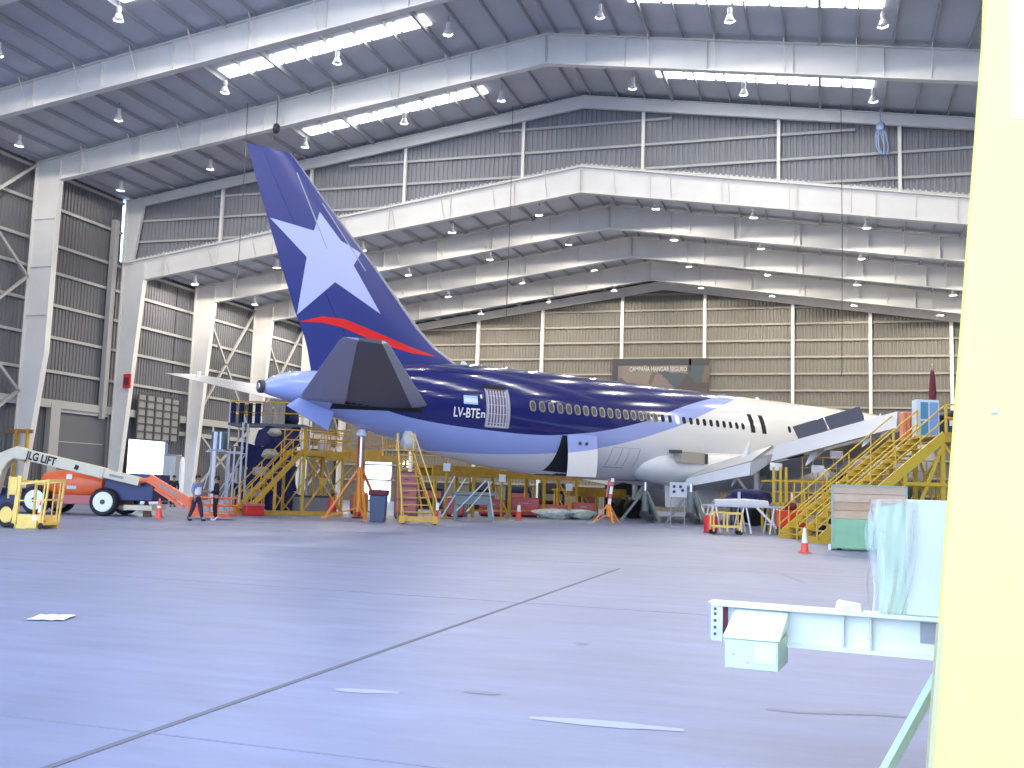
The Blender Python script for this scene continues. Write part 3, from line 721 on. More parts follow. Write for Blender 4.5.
# wing root fairing
g = MB(); rr = []
for a, h_, w_ in ((20.6, .12, .2), (21.0, .5, .75), (21.8, .82, 1.2), (23.5, 1.1, 1.50), (26, 1.2, 1.72), (30, 1.25, 1.8), (34, 1.2, 1.7), (36.5, .9, 1.4), (38, .3, .6)):
    rr.append([(a, -1.25-w_*math.cos(2*PI*k/24), 3.02+h_*math.sin(2*PI*k/24)) for k in range(24)])
fr = g.loft(rr).build('wing_root_fairing', mat('hull_white_paint', (.70, .69, .67), .35), air, ang=70)
g = MB(); g.box(22.75, 24.75, -2.92, -2.4, 3.25, 3.85); bx = g.build('fairing_opening', mat('bare_fairing_bay', (.36, .33, .27), .7), fr, smooth=False)
g = MB(); g.box(24.7, 24.9, -2.98, -2.4, 3.25, 3.8); g.build('bay_edge', M['darkgrey'], bx, smooth=False)
g = MB(); g.box(22.4, 22.85, -2.94, -2.4, 3.76, 3.92); g.build('bay_hinge', M['darkgrey'], bx, smooth=False)
g = MB(); 
for sd in (1, -1):
    rr = None
g.loft([[(a, 1.25+w_*math.cos(2*PI*k/24), 3.02+h_*math.sin(2*PI*k/24)) for k in range(24)] for a, h_, w_ in ((20.6, .12, .2), (21.8, .82, 1.2), (26, 1.25, 1.95), (34, 1.25, 1.95), (38, .3, .6))]); g.build('wing_root_fairing', M['white'], air, ang=70)
# belly gear doors hanging open
for a0, a1, b0, b1 in ((23.1, 25.3, 22.6, 25.0), (25.5, 27.1, 25.6, 27.6)):
    g = MB(); p = [Vector(v) for v in ((b0, -2.1, .85), (b1, -2.0, .85), (a1, -1.5, 2.3), (a0, -1.5, 2.3))]
    g.hexa(p+[v+Vector((0, .08, 0)) for v in p]); g.build('gear_door', M['flap'], air, smooth=False)
# landing gear
def gear(a, y, pairs, r, top):
    gr = MB(); gr.tube((a, y, r+.1), (a, y, top), .17, n=12); gr.bar((a-.7 if pairs > 1 else a, y, r), (a+.7 if pairs > 1 else a+.01, y, r), .22)
    gr.bar((a, y, 1.3), (a+1.6, y*.9, top-.1), .12); gr.bar((a, y, 1.1), (a, y*.55, top), .12)
    lg = gr.build('landing_gear', M['lightgrey'], air)
    for i in range(pairs):
        ax = a+(-.7+1.4*i if pairs > 1 else 0)
        for s_ in (-.42, .42):
            tm = MB(); tm.lathe([(r*.5, -.16), (r*.93, -.18), (r, -.10), (r, .10), (r*.93, .18), (r*.5, .16)], axis='y', n=20); tm.cur = 1; tm.lathe([(r*.5, -.13), (r*.5, .13)], axis='y', n=16)
            o = tm.build('wheel', [M['black'], M['grey']], lg); o.location = (ax, y+s_, r)
gear(27, -4.65, 2, .58, 3.4); gear(27, 4.65, 2, .58, 3.4); gear(48.2, 0, 1, .47, 2.4)

# ------------------------------------------------------------------ cones
def cone(loc, h, label, white=True, plain=None):
    t = thing('traffic_cone', label, 'cone', loc, FACE, 'traffic cones on the hangar floor'); r = h*.19
    g = MB(); b = r*1.15; g.box(-b, b, -b, b, 0, .05*h); g.lathe([(r*.86, .05*h), (r*.82, .09*h), (.05*h, .97*h), (.03*h, h)], n=16); g.build('cone_body', plain or M['conered'], t)
    if white:
        g = MB(); z0, z1 = white if isinstance(white, tuple) else (.42, .74)
        rad = lambda z: (r*.82+(.05*h-r*.82)*(z-.09)/.88)+.006
        g.lathe([(rad(z0), z0*h), (rad(z1), z1*h)], n=16); g.build('reflective_sleeve', M['conewhite'], t)
    return t
cone(RD(8.64, 29.4), .72, 'orange cone with a wide white top, alone before the stairs and crate', (.40, .99))
cone(RD(-13.8, 40.0), .78, 'orange cone on the floor right of the navy counterweight box', (.5, .62))
cone(RD(-15.0, 41.9), .92, 'tall red cone close against the navy box end, nearer the boom lift', None)
cone(RD(.55, 51.5), .95, 'red cone with a white band under the belly of the airliner', (.45, .8))

# ------------------------------------------------------------------ boom lift
t = thing('boom_lift', 'orange and navy boom lift with a long cream boom and white hubs', 'boom lift', RD(-18.0, 41.5), FACE)
g = MB(); g.box(-2.3, 2.3, -.85, .85, .42, .80); ch = g.build('chassis', M['salmon'], t, bevel=.03)
for x in (-.85, 1.87):
    for y in (-1.12, 1.12):
        g = MB(); g.lathe([(.30, -.18), (.50, -.20), (.56, -.13), (.56, .13), (.50, .20), (.30, .18)], axis='y', n=26); g.cur = 1
        g.lathe([(.37, -.215), (.40, -.19), (.40, .19), (.37, .215)], axis='y', n=22); g.cur = 2; g.lathe([(.10, -.24), (.10, .24)], axis='y', n=14)
        o = g.build('wheel', [M['black'], M['white'], M['darkgrey']], t); o.location = (x, y, .56)
g = MB()
rr = []
for x, hz, y_ in ((-1.05, .20, .5), (-.85, .42, .8), (-.2, .54, .92), (.7, .56, .95), (1.3, .50, .92), (1.58, .36, .8), (1.68, .12, .5)):
    rr.append([(x, y_*math.copysign(abs(math.cos(2*PI*k/20))**.5, math.cos(2*PI*k/20)), 1.24+hz*math.copysign(abs(math.sin(2*PI*k/20))**.6, math.sin(2*PI*k/20))) for k in range(20)])
g.loft(rr); ec = g.build('engine_cover', M['orange'], t)
g = MB(); g.box(.25, .62, -.975, -.93, 1.02, 1.16); g.build('decal', M['lightgrey'], ec)
g = MB(); g.box(.20, .42, -.955, -.90, 1.42, 1.62); g.build('decal', M['conewhite'], ec)
g = MB(); g.box(-1.9, 1.2, -.62, .62, .78, 1.0); g.build('turntable', M['darkgrey'], t)
g = MB(); g.box(1.75, 3.75, -1.0, .9, .62, 1.72); cw = g.build('counterweight_box', M['navy'], t, bevel=.04)
g = MB(); g.box(2.1, 2.3, -1.02, -.99, 1.50, 1.66); g.build('decal', M['paper'], cw)
g = MB(); g.box(2.55, 3.7, -.9, .8, .26, .46); g.box(3.0, 3.2, -.5, .5, .0, .30); g.build('bumper', M['offwhite'], t)
g = MB(); g.box(-2.6, -1.55, -.9, .7, .30, 1.0); g.build('battery_box', M['navy'], t, bevel=.04)
# boom, gooseneck, jib and low basket
B0, B1 = Vector((-1.75, -1.27, 2.42)), Vector((3.30, -1.27, 1.40))
g = MB(); g.bar(B0, B0.lerp(B1, .72), .42, .43); g.bar(B0.lerp(B1, .70), B1, .34, .35); bo = g.build('boom', M['offwhite'], t, bevel=.03)
g = MB(); g.bar(B0.lerp(B1, .50)-Vector((0, .23, .10)), B0.lerp(B1, .512)-Vector((0, .23, -.08)), .05, .14); g.build('boom_clip', M['black'], bo)
g = MB(); c_ = B0.lerp(B1, .82); g.bar(c_-Vector((.28, .175, -.05)), c_+Vector((.28, -.175, -.053)), .02, .10); g.build('boom_plate', M['beige'], bo)
dirb = (B1-B0).normalized(); tilt = math.atan2(-dirb.z, dirb.x)
lo = lettering('boom_lettering', 'JLG LIFT', .44, .004, M['black'], bo, B0.lerp(B1, .10)+Vector((0, -.222, -.14)), (PI/2, 0, 0), .014, 1.25)
lo.rotation_euler = (PI/2, tilt, 0)
g = MB(); rr = []
for x, z, tx, tz, w_, dd in ((-2.62, .72, 0, 1, .62, .42), (-2.55, 1.25, .05, 1, .66, .44), (-2.40, 1.80, .35, .9, .60, .44), (-2.12, 2.20, .7, .7, .52, .42), (-1.72, 2.40, 1, -.1, .50, .40), (-1.4, 2.34, 1, -.19, .52, .42)):
    tv = Vector((tx, 0, tz)).normalized(); nv = Vector((-tv.z, 0, tv.x)); c = Vector((x, -1.27, z))
    rr.append([c+nv*w_/2*sx_+Vector((0, sy_*dd/2, 0)) for sx_, sy_ in ((-1, -1), (-1, 1), (1, 1), (1, -1))])
g.loft(rr).build('gooseneck', M['offwhite'], t, ang=30, bevel=.05)
g = MB(); g.tube((3.2, -1.27, 1.42), (3.75, -1.27, 1.50), .11, n=10); g.bar((3.65, -1.27, 1.55), (5.35, -1.27, .62), .20, .34); g.bar((3.9, -1.27, 1.15), (5.1, -1.27, .42), .10, .12)
jb = g.build('jib', M['orange'], t)
g = MB(); g.bar((4.1, -1.38, 1.31), (4.9, -1.38, .87), .03, .10); g.build('jib_decal', M['beige'], jb)
g = MB(); g.box(5.4, 7.0, -1.5, -.4, .12, .24)
for x in (5.42, 6.2, 6.96):
    for y in (-1.48, -.42): g.tube((x, y, .2), (x, y, .85), .03, n=6)
for z in (.85, .55):
    g.path([(5.42, -1.48, z), (6.96, -1.48, z), (6.96, -.42, z), (5.42, -.42, z), (5.42, -1.48, z)], .035, 6)
g.box(5.3, 5.7, -1.4, -.7, .24, .66); g.build('work_basket', M['orange'], t)

# ------------------------------------------------------------------ yellow work cage
t = thing('work_cage', 'yellow railed work cage on the floor before the boom lift', 'work platform', RD(-13.88, 29.7), FACE-.15); t.scale = (.80, .80, .94)
g = MB(); g.box(-.52, .62, -.40, .55, .12, .20); g.box(-.42, .55, -.42, -.38, .16, .44); g.box(-.42, .55, .52, .56, .16, .40); g.box(-.62, .6, -.44, -.36, 0, .14); g.box(-.62, .6, .5, .58, 0, .14); g.build('floor_tray', M['cageyellow'], t)
g = MB(); g.box(-.02, .42, -.52, -.38, .03, .26); st = g.build('entry_step', M['cageyellow'], t)
g = MB(); g.lathe([(.09, -.01), (.09, .01)], axis='y', n=14); o = g.build('step_decal', M['conewhite'], st); o.location = (.28, -.43, .33)
g = MB()
g.bar((-.52, -.42, .05), (-.40, -.42, 1.62), .16, .10); g.bar((-.70, -.42, .2), (-.42, -.42, .95), .06, .06)
for y in (-.42, .55):
    g.bar((.60, y, .1), (.74, y, 1.50), .06); g.bar((.48, y, .1), (.60, y, 1.48), .045)
    g.bar((-.42, y, 1.36), (.74, y, 1.50), .07); g.bar((-.45, y, .85), (.66, y, .90), .04)
g.bar((-.42, .55, .1), (-.40, .55, 1.5), .07); g.bar((.30, .55, .2), (.36, .55, 1.46), .04)
g.bar((.74, -.42, 1.5), (.74, .55, 1.5), .07); g.bar((.66, -.42, .9), (.66, .55, .9), .05); g.bar((-.41, -.42, 1.45), (-.41, .55, 1.45), .06)
g.build('guard_rail', M['cageyellow'], t, smooth=False)
g = MB(); g.box(-.78, -.46, -.50, -.20, 1.02, 1.58); g.box(-.86, -.80, -.46, -.38, .9, 1.6); g.build('control_box', M['cageyellow'], t, bevel=.03)
for x, r in ((.58, .10), (-.55, .08)):
    g = MB(); g.lathe([(r*.6, -.04), (r, -.03), (r, .03), (r*.6, .04)], axis='y', n=14); o = g.build('caster', M['black'], t); o.location = (x, -.5, r)
g = MB(); g.lathe([(.24, -.10), (.36, -.12), (.40, -.07), (.40, .07), (.36, .12), (.24, .10)], axis='y', n=22); g.cur = 1; g.lathe([(.10, -.11), (.25, -.11), (.25, .11), (.10, .11)], axis='y', n=18)
o = g.build('tow_wheel', [M['black'], M['cageyellow']], t); o.location = (-1.02, -.1, .40)
g = MB(); g.bar((-1.02, -.1, .4), (-.55, -.1, .3), .08); g.build('wheel_arm', M['darkgrey'], t)
cone(RD(-13.75, 29.75, .19), .60, 'small red and white cone standing inside the yellow work cage', (.45, .8))

# ------------------------------------------------------------------ people
def skinned(name, joints, edges, mats, parent, root=0, sub=2, keep=None):
    me = bpy.data.meshes.new(name); me.from_pydata([j[0] for j in joints], edges, []); o = bpy.data.objects.new(name, me); COL.objects.link(o)
    sk = o.modifiers.new('skin', 'SKIN'); sk.use_smooth_shade = True
    if not me.skin_vertices: me.attributes.new('x', 'FLOAT', 'POINT')
    sv = me.skin_vertices[0].data if me.skin_vertices else None
    if sv is None: raise RuntimeError('no skin layer')
    for i, j in enumerate(joints): sv[i].radius = (j[1], j[2] if len(j) > 2 else j[1]); sv[i].use_root = (i == root)
    o.modifiers.new('sub', 'SUBSURF').levels = sub; o.modifiers['sub'].render_levels = sub
    bpy.context.view_layer.update()
    m2 = bpy.data.meshes.new_from_object(o.evaluated_get(bpy.context.evaluated_depsgraph_get()))
    bpy.data.objects.remove(o); m2.materials.clear()
    m2.materials.append(mats); m2.polygons.foreach_set('use_smooth', [True]*len(m2.polygons))
    r = bpy.data.objects.new(name, m2); COL.objects.link(r); r.parent = parent; return r
def person(label, loc, rz, J, top, bottom, shoe, band=None, long_top=False):
    """J: joint dictionary in metres, the figure looks along -y"""
    t = thing('person', label, 'person', loc, rz, 'people standing in the hangar')
    V = Vector; L = []
    def j(n, r, r2=None): L.append((J[n], r, r2 or r)); return len(L)-1
    ix = {}
    for n, r, r2 in (('pelvis', .13, .10), ('waist', .125, .095), ('chest', .15, .11), ('neck', .055, .055), ('chin', .06, .07), ('head', .085, .10), ('crown', .055, .065)): ix[n] = j(n, r, r2)
    E = [('pelvis', 'waist'), ('waist', 'chest'), ('chest', 'neck'), ('neck', 'chin'), ('chin', 'head'), ('head', 'crown')]
    for s_ in ('l', 'r'):
        for n, r in (('shoulder', .062), ('elbow', .045), ('wrist', .030), ('palm', .034), ('hip', .088), ('knee', .058), ('ankle', .040), ('toe', .035)): ix[n+s_] = j(n+s_, r)
        E += [('chest', 'shoulder'+s_), ('shoulder'+s_, 'elbow'+s_), ('elbow'+s_, 'wrist'+s_), ('wrist'+s_, 'palm'+s_), ('pelvis', 'hip'+s_), ('hip'+s_, 'knee'+s_), ('knee'+s_, 'ankle'+s_), ('ankle'+s_, 'toe'+s_)]
    body = skinned('body', L, [(ix[a], ix[b_]) for a, b_ in E], M['skin'], t)
    # face, ears and fingers joined to the body surface
    g = MB(); h = Vector(J['head']); fx = Vector(J.get('look', (0, -1, 0))).normalized(); sd = Vector((-fx.y, fx.x, 0))
    g.blob(h+fx*.108-Vector((0, 0, .015)), (.014, .018, .024), 1, 8, 6, 0)
    for q in (-1, 1): g.blob(h+sd*.085*q-Vector((0, 0, .01)), (.014, .018, .03), 2, 8, 6, 0)
    for s_ in ('l', 'r'):
        p = Vector(J['palm'+s_]); d = (p-Vector(J['wrist'+s_])).normalized(); u = d.cross(fx if abs(d.dot(fx)) < .8 else Vector((0, 0, 1))).normalized(); cu = d.cross(u).normalized()
        for q, ln_ in ((-.027, .062), (-.009, .075), (.009, .07), (.027, .055)):
            b0 = p+d*.02+cu*q; b1 = b0+d*ln_*.55; b2 = b1+(d*.75+u*.6).normalized()*ln_*.5; g.tube(b0, b1, .009, n=6); g.tube(b1, b2, .0085, .006, n=6)
        b0 = p-d*.02+cu*.035; b1 = b0+(d*.5+cu*.85).normalized()*.035; g.tube(b0, b1, .010, n=6); g.tube(b1, b1+(d+cu*.2+u*.3).normalized()*.03, .009, .007, n=6)
    gm = g.mesh('tmp', M['skin']); import bmesh
    bm = bmesh.new(); bm.from_mesh(body.data); bm.from_mesh(gm); bm.to_mesh(body.data); bm.free()
    body.data.polygons.foreach_set('use_smooth', [True]*len(body.data.polygons))
    g = MB()
    for q in (-1, 1): g.blob(h+fx*.098+sd*.034*q+Vector((0, 0, .018)), (.011, .008, .008), 3, 8, 6, 0)
    g.build('eyes', M['hair'], t)
    g = MB(); g.blob(h+fx*.096-Vector((0, 0, .062)), (.024, .010, .008), 4, 8, 6, 0); g.build('mouth', M['salmon'], t)
    g = MB(); rr = []; 
    for i in range(7):
        a = PI*.5*i/6; rr.append([h-fx*.018+Vector((0, 0, .02+.118*math.sin(a)))+ (sd*math.cos(2*PI*k/14)*.098+fx*math.sin(2*PI*k/14)*.108)*max(math.cos(a), .04) for k in range(14)])
    low = [h-fx*.045+Vector((0, 0, -.06))+(sd*math.cos(2*PI*k/14)*.088+fx*math.sin(2*PI*k/14)*.066) for k in range(14)]
    g.loft([low]+rr); g.build('hair', M['hair'], t)
    # clothes
    K = []; kx = {}
    def c(n, p, r, r2=None): K.append((p, r, r2 or r)); kx[n] = len(K)-1
    def fin_(name, E_, m_): 
        o = skinned(name, K[:], [(kx[a], kx[b_]) for a, b_ in E_], m_, t); K.clear(); kx.clear(); return o
    lerp = lambda a, b_, f: tuple(Vector(J[a]).lerp(Vector(J[b_]), f))
    c('p', Vector(J['pelvis'])-Vector((0, 0, .10)), .160, .13); c('w', J['waist'], .152, .122); c('ch', J['chest'], .172, .132); c('n', lerp('chest', 'neck', .72), .085, .08)
    es = [('p', 'w'), ('w', 'ch'), ('ch', 'n')]
    for s_ in ('l', 'r'):
        c('s'+s_, J['shoulder'+s_], .080); c('e'+s_, J['elbow'+s_], .062); c('c'+s_, lerp('elbow'+s_, 'wrist'+s_, .85 if long_top else .25), .05)
        es += [('ch', 's'+s_), ('s'+s_, 'e'+s_), ('e'+s_, 'c'+s_)]
    up_ = fin_('shirt', es, top)
    c('w', lerp('pelvis', 'waist', .55), .158, .125); c('p', J['pelvis'], .162, .13); es = [('w', 'p')]
    for s_ in ('l', 'r'):
        c('h'+s_, J['hip'+s_], .105); c('k'+s_, J['knee'+s_], .080); c('a'+s_, lerp('knee'+s_, 'ankle'+s_, .92), .068)
        es += [('p', 'h'+s_), ('h'+s_, 'k'+s_), ('k'+s_, 'a'+s_)]
    fin_('trousers', es, bottom)
    for s_ in ('l', 'r'):
        a = Vector(J['ankle'+s_]); b_ = Vector(J['toe'+s_]); d = Vector((b_.x-a.x, b_.y-a.y, 0)).normalized()
        c('x', a-d*.05+Vector((0, 0, -.03)), .05); c('y', (a+b_)/2-Vector((0, 0, .025)), .05, .05); c('z', b_+d*.03-Vector((0, 0, .0)), .045, .036)
        K.append((a+Vector((0, 0, .05)), .052, .052)); kx['q'] = len(K)-1
        fin_('shoe', [('x', 'y'), ('y', 'z'), ('x', 'q')], shoe)
    if band:
        for z, hgt in band:
            g = MB(); q = Vector(J['waist']).lerp(Vector(J['chest']), z); rr = [[q+Vector((.178*math.cos(2*PI*k/20), .142*math.sin(2*PI*k/20), dz)) for k in range(20)] for dz in (-hgt/2, hgt/2)]
            g.loft(rr, cap=False); g.build('vest_band', M['vest'], t)
    return t
def pose(**kw):
    J = dict(pelvis=(0,0,.93), waist=(0,0,1.08), chest=(0,0,1.32), neck=(0,.0,1.47), chin=(0,-.015,1.54), head=(0,-.02,1.62), crown=(0,-.005,1.70))
    for s_, q in (('l', 1), ('r', -1)):
        J.update({'shoulder'+s_: (q*.19,0,1.40), 'elbow'+s_: (q*.25,.03,1.13), 'wrist'+s_: (q*.24,-.07,.90), 'palm'+s_: (q*.235,-.09,.83), 'hip'+s_: (q*.095,0,.88), 'knee'+s_: (q*.10,-.02,.50), 'ankle'+s_: (q*.10,.02,.09), 'toe'+s_: (q*.12,-.13,.04)})
    J.update(kw); return J
person('person in a blue shirt with pale chest bands and dark trousers, mid-stride', RD(-11.85, 38.4), FACE+1.25,
       pose(anklel=(.10,-.22,.09), kneel=(.10,-.14,.49), toel=(.11,-.37,.045), ankler=(-.10,.24,.10), kneer=(-.10,.06,.50), toer=(-.11,.10,.045), wristl=(.12,-.30,1.12), palml=(.08,-.36,1.14)),
       M['shirt'], M['trousers'], M['shoedark'], band=((.05, .20), (.62, .10)))
person('person in black overalls and white shoes facing the colleague in blue', RD(-11.35, 39.2), FACE-1.2,
       pose(wristl=(.14,-.24,1.10), palml=(.10,-.29,1.13), wristr=(-.14,-.22,1.05), palmr=(-.09,-.27,1.06)), M['overall'], M['overall'], M['shoe'], long_top=True)
person('person in dark clothes standing beyond the orange jib by the bright doorway', RD(-18.6, 56.0), FACE+.4, pose(), M['overall'], M['trousers'], M['shoedark'], long_top=True)

# ------------------------------------------------------------------ rails and stairs helpers
def rail(g, pts, posts, h=1.08, r=.03, mid=(.55,), n=6):
    for z in (h,)+tuple(h*m_ for m_ in mid): g.path([Vector(p)+Vector((0, 0, z)) for p in pts], r, n)
    for p in posts: g.tube(p, Vector(p)+Vector((0, 0, h)), r, n=n)

# yellow stair tower under the tail
OST = RD(-12.05, 46.4)
t = thing('access_stair', 'yellow stair tower with crossed braces standing under the tail', 'stairs', OST, PROT)
W_ = 1.25; X0, XT, XE_ = 0, 2.75, 5.3; ZP = 3.08
g = MB()
for y in (0, W_):
    g.bar((X0, y, .12), (XT, y, ZP), .07, .24)
    g.bar((0, y, .10), (XE_-.3, y, .10), .12, .18)
g.build('stringer', M['ochre'], t, smooth=False)
for i in range(10):
    f = (i+.6)/10.4; g = MB(); x, z = X0+(XT-X0)*f, .12+(ZP-.12)*f; g.box(x-.12, x+.14, .03, W_-.03, z-.02, z+.02); g.build('tread', M['dullyellow'], t, smooth=False)
g = MB()
for y in (0, W_):
    for h in (1.0, .55): g.path([(X0-.05, y, .15+h), (XT, y, ZP+h)], .028, 6)
    g.tube((X0-.05, y, 0), (X0-.05, y, 1.15), .035, n=6); g.tube((X0+.25, y, .0), (X0+.25, y, 1.45), .03, n=6)
    for f in (.45, .8): g.tube((X0+(XT-X0)*f, y, .12+(ZP-.12)*f), (X0+(XT-X0)*f, y, 1.12+(ZP-.12)*f), .028, n=6)
g.build('handrail', M['ochre'], t)
g = MB(); g.box(XT-.05, XE_, -.05, 2.1, ZP-.06, ZP+.02); g.box(XT-.05, XE_, -.08, .02, ZP-.22, ZP+.04); g.box(XT-.05, XE_, 2.05, 2.15, ZP-.22, ZP+.04); g.build('deck', M['ochre'], t, smooth=False)
g = MB()
rail(g, [(XT, 2.1, ZP), (XE_, 2.1, ZP), (XE_, 0, ZP), (XT+.1, 0, ZP)], [(XT, 2.1, ZP), (4.0, 2.1, ZP), (XE_, 2.1, ZP), (XE_, 0, ZP), (4.0, 0, ZP)]); g.build('guard_rail', M['dullyellow'], t)
for x, y, z1 in ((XT+.07, 0, 4.2), (4.92, 0, ZP), (XT+.07, 2.1, ZP), (4.92, 2.1, ZP), (1.4, 0, 1.7), (1.4, W_, 1.7)):
    g = MB(); g.box(x-.055, x+.055, y-.055, y+.055, 0, z1); g.build('post', M['yellow'] if z1 > 4 else M['ochre'], t, smooth=False)
g = MB(); g.bar((XT+.1, 0, .2), (4.9, 0, ZP-.2), .08); g.bar((XT+.1, 0, ZP-.2), (4.9, 0, .2), .08); g.hexa([Vector((3.87+a, b_, 1.64+c)) for c, d in ((-.16, 0), (.16, 0)) for a, b_ in ((-.17, -.05), (.17, -.05), (.17, .05), (-.17, .05))])
g.bar((1.4, 0, .2), (XT+.05, 0, ZP-.3), .05); g.bar((1.45, W_, 1.6), (XT+.05, W_, .2), .05); g.bar((4.92, 0, .2), (4.92, 2.1, ZP-.2), .06); g.bar((XT+.1, 2.1, .2), (4.9, 2.1, ZP-.2), .06)
g.build('cross_brace', M['ochre'], t, smooth=False)
for x, y in ((.1, 0), (.1, W_), (4.9, 0), (4.9, 2.1)):
    pass
t = thing('red_tool_box', 'red box on the floor at the foot of the yellow stair tower', 'box', RD(-11.6, 46.0), PROT)
g = MB(); g.box(-.45, .45, -.25, .25, 0, .42); g.build('box_body', M['red'], t, bevel=.05); g = MB(); g.box(-.46, .46, -.26, .26, .42, .55); g.build('box_lid', M['salmon'], t, bevel=.03)
t = thing('fire_extinguisher', 'red extinguisher standing inside the braced frame of the stair tower', 'extinguisher', RD(-8.6, 49.4), FACE)
g = MB(); g.lathe([(.05, 0), (.20, .0), (.22, .05), (.22, .75), (.12, .88), (.05, .92)], n=14); g.build('cylinder', M['red'], t); g = MB(); g.tube((0, 0, .9), (0, 0, 1.02), .03); g.bar((-.12, 0, 1.02), (.14, 0, 1.06), .04); g.build('valve_handle', M['black'], t)
t = thing('equipment_chest', 'grey chest on the floor under the middle of the stair tower', 'chest', RD(-9.9, 50.6), PROT)
g = MB(); g.box(-.8, .8, -.4, .4, 0, .85); g.build('chest_body', M['grey'], t, bevel=.04); g = MB(); g.box(-.82, .82, -.42, .42, .85, .95); g.build('chest_lid', M['darkgrey'], t, bevel=.03)

# ------------------------------------------------------------------ navy draped tail dock with beige bundles
D_ = 52.0
t = thing('tail_dock', 'navy draped scaffold dock rising behind the tail cone', 'scaffold', RD(-12.9, D_), FACE)
g = MB(); g.box(-1.6, 2.3, -.6, 1.4, 4.38, 4.52); g.build('deck', M['darkgrey'], t, smooth=False)
for x, y in ((-1.55, -.55), (2.2, -.55), (-1.55, 1.35), (2.2, 1.35), (.4, 1.35)):
    g = MB(); g.tube((x, y, 0), (x, y, 5.6 if x > -1.5 or y > 0 else 5.6), .05, n=8); g.build('post', M['lightgrey'], t)
g = MB(); rail(g, [(-1.55, -.55, 4.5), (2.2, -.55, 4.5), (2.2, 1.35, 4.5), (-1.55, 1.35, 4.5), (-1.55, -.55, 4.5)], [], 1.12, .04, (.5,)); g.build('guard_rail', M['dullyellow'], t)
for k, (x0, x1) in enumerate(((-1.5, -1.22), (-1.08, -.80), (-.62, -.38), (-.25, .05))):
    g = MB(); n = 8; g.loft([[(x0+(x1-x0)*i/n, -.60+.04*math.sin(i*2.1+k), z) for i in range(n+1)]+[(x0+(x1-x0)*i/n, -.57+.04*math.sin(i*2.1+k), z) for i in range(n, -1, -1)] for z in (4.45, 5.0, 5.55)]); g.build('hanging_cloth', M['navycloth'], t)
for k, (x0, x1) in enumerate(((.12, .62), (.70, 1.28))):
    g = MB(); n = 8; g.loft([[(x0+(x1-x0)*i/n, -.60+.05*math.sin(i*1.7+k), z) for i in range(n+1)]+[(x0+(x1-x0)*i/n, -.57+.05*math.sin(i*1.7+k), z) for i in range(n, -1, -1)] for z in (4.5, 5.0, 5.6)]); o = g.build('hanging_cloth', M['beige'], t); o['label'] = 'pale beige hanging cloth'
for k, (x0, x1, z0_, z1_, y) in enumerate(((-.1, 2.15, 3.3, 4.3, -.62), (-.9, 1.7, 2.2, 3.4, -.7), (-.5, 2.1, 1.0, 2.3, -.75), (-1.2, .3, .1, 1.4, -.8), (.4, 2.2, .05, 1.1, -.85))):
    g = MB(); n = 12; rg = random.Random(k); ph = rg.random()*6
    g.loft([[(x0+(x1-x0)*i/n+.1*math.sin(z*3+i), y-.16*math.sin(i*1.1+ph)-.1*math.sin(z*4), z+.12*math.sin(i*.8+ph)) for i in range(n+1)]+[(x0+(x1-x0)*i/n+.1*math.sin(z*3+i), y+.08-.16*math.sin(i*1.1+ph), z+.12*math.sin(i*.8+ph)) for i in range(n, -1, -1)] for z in (z0_, (z0_*2+z1_)/3, (z0_+2*z1_)/3, z1_)])
    g.build('navy_drape', M['navycloth'], t)
for k, (x, z, r, lab) in enumerate(((.95, 4.05, .34, 'beige bundle tied high on the navy draped dock'), (.75, 2.95, .42, 'beige bundle halfway up the navy draped dock'), (.35, 2.05, .40, 'grey beige bundle on the navy dock, above the lowest one'), (.10, .95, .42, 'lowest beige bundle resting on the navy dock steps'))):
    g = MB(); g.blob((0, 0, 0), (r, .25, r*.62), k+3, lump=.3); o = g.build('cloth_bundle', M['beige'], None); o.location = RD(-12.9+x, D_-1.1, z); o.rotation_euler.z = FACE; tag(o, lab, 'bundle', 'bundles tied on the navy dock')
g = MB(); g.box(-1.75, -1.2, -.9, -.3, 2.2, 3.3); o = g.build('fabric_sack', mat('olive_sack', (.10, .09, .07), .9), None, bevel=.12); o.location = RD(-12.35, D_-.45, 0); o.rotation_euler.z = FACE; tag(o, 'dark olive sack hung beside the navy drapes', 'sack')
# pale scaffold tower
t = thing('scaffold_tower', 'pale tube scaffold tower with a teal box near the top', 'scaffold', RD(-14.40, 49.2), FACE)
for x, y, z1, r in ((-.05, 0, 3.9, .10), (.62, .2, 3.0, .05), (.92, .0, 3.2, .05), (1.30, -.1, 4.4, .055), (-.45, .9, 4.2, .05), (1.25, 1.0, 4.4, .05)):
    g = MB(); g.tube((x, y, 0), (x, y, z1), r, n=8); g.build('post', M['white'] if r > .09 else M['lightgrey'], t)
g = MB(); g.bar((-.5, .1, 2.95), (1.3, .1, 2.95), .06); g.bar((-.45, .9, 2.9), (1.3, .9, 2.9), .06); g.bar((-.5, .05, 1.1), (-.05, .05, 2.9), .05); g.bar((.3, .1, .5), (1.2, .1, 2.8), .04); g.bar((-.45, .9, .3), (1.25, .9, 2.9), .04); g.bar((.62, .2, 1.0), (1.3, .2, 3.2), .04); g.build('cross_brace', M['lightgrey'], t, smooth=False)
g = MB(); g.box(-.35, .45, -.1, .9, 2.98, 3.06); g.build('shelf', M['grey'], t, smooth=False)
t = thing('teal_cabinet', 'small teal box with white straps on the pale scaffold tower', 'box', RD(-14.40, 49.2, 3.06), FACE)
g = MB(); g.box(-.25, .38, 0, .6, 0, .85); b_ = g.build('box_body', mat('teal_paint', (.05, .13, .16), .5), t, bevel=.03)
g = MB(); g.box(-.12, -.04, -.02, 0, 0, .85); g.box(.16, .24, -.02, 0, 0, .85); g.build('strap', M['conewhite'], t, smooth=False)
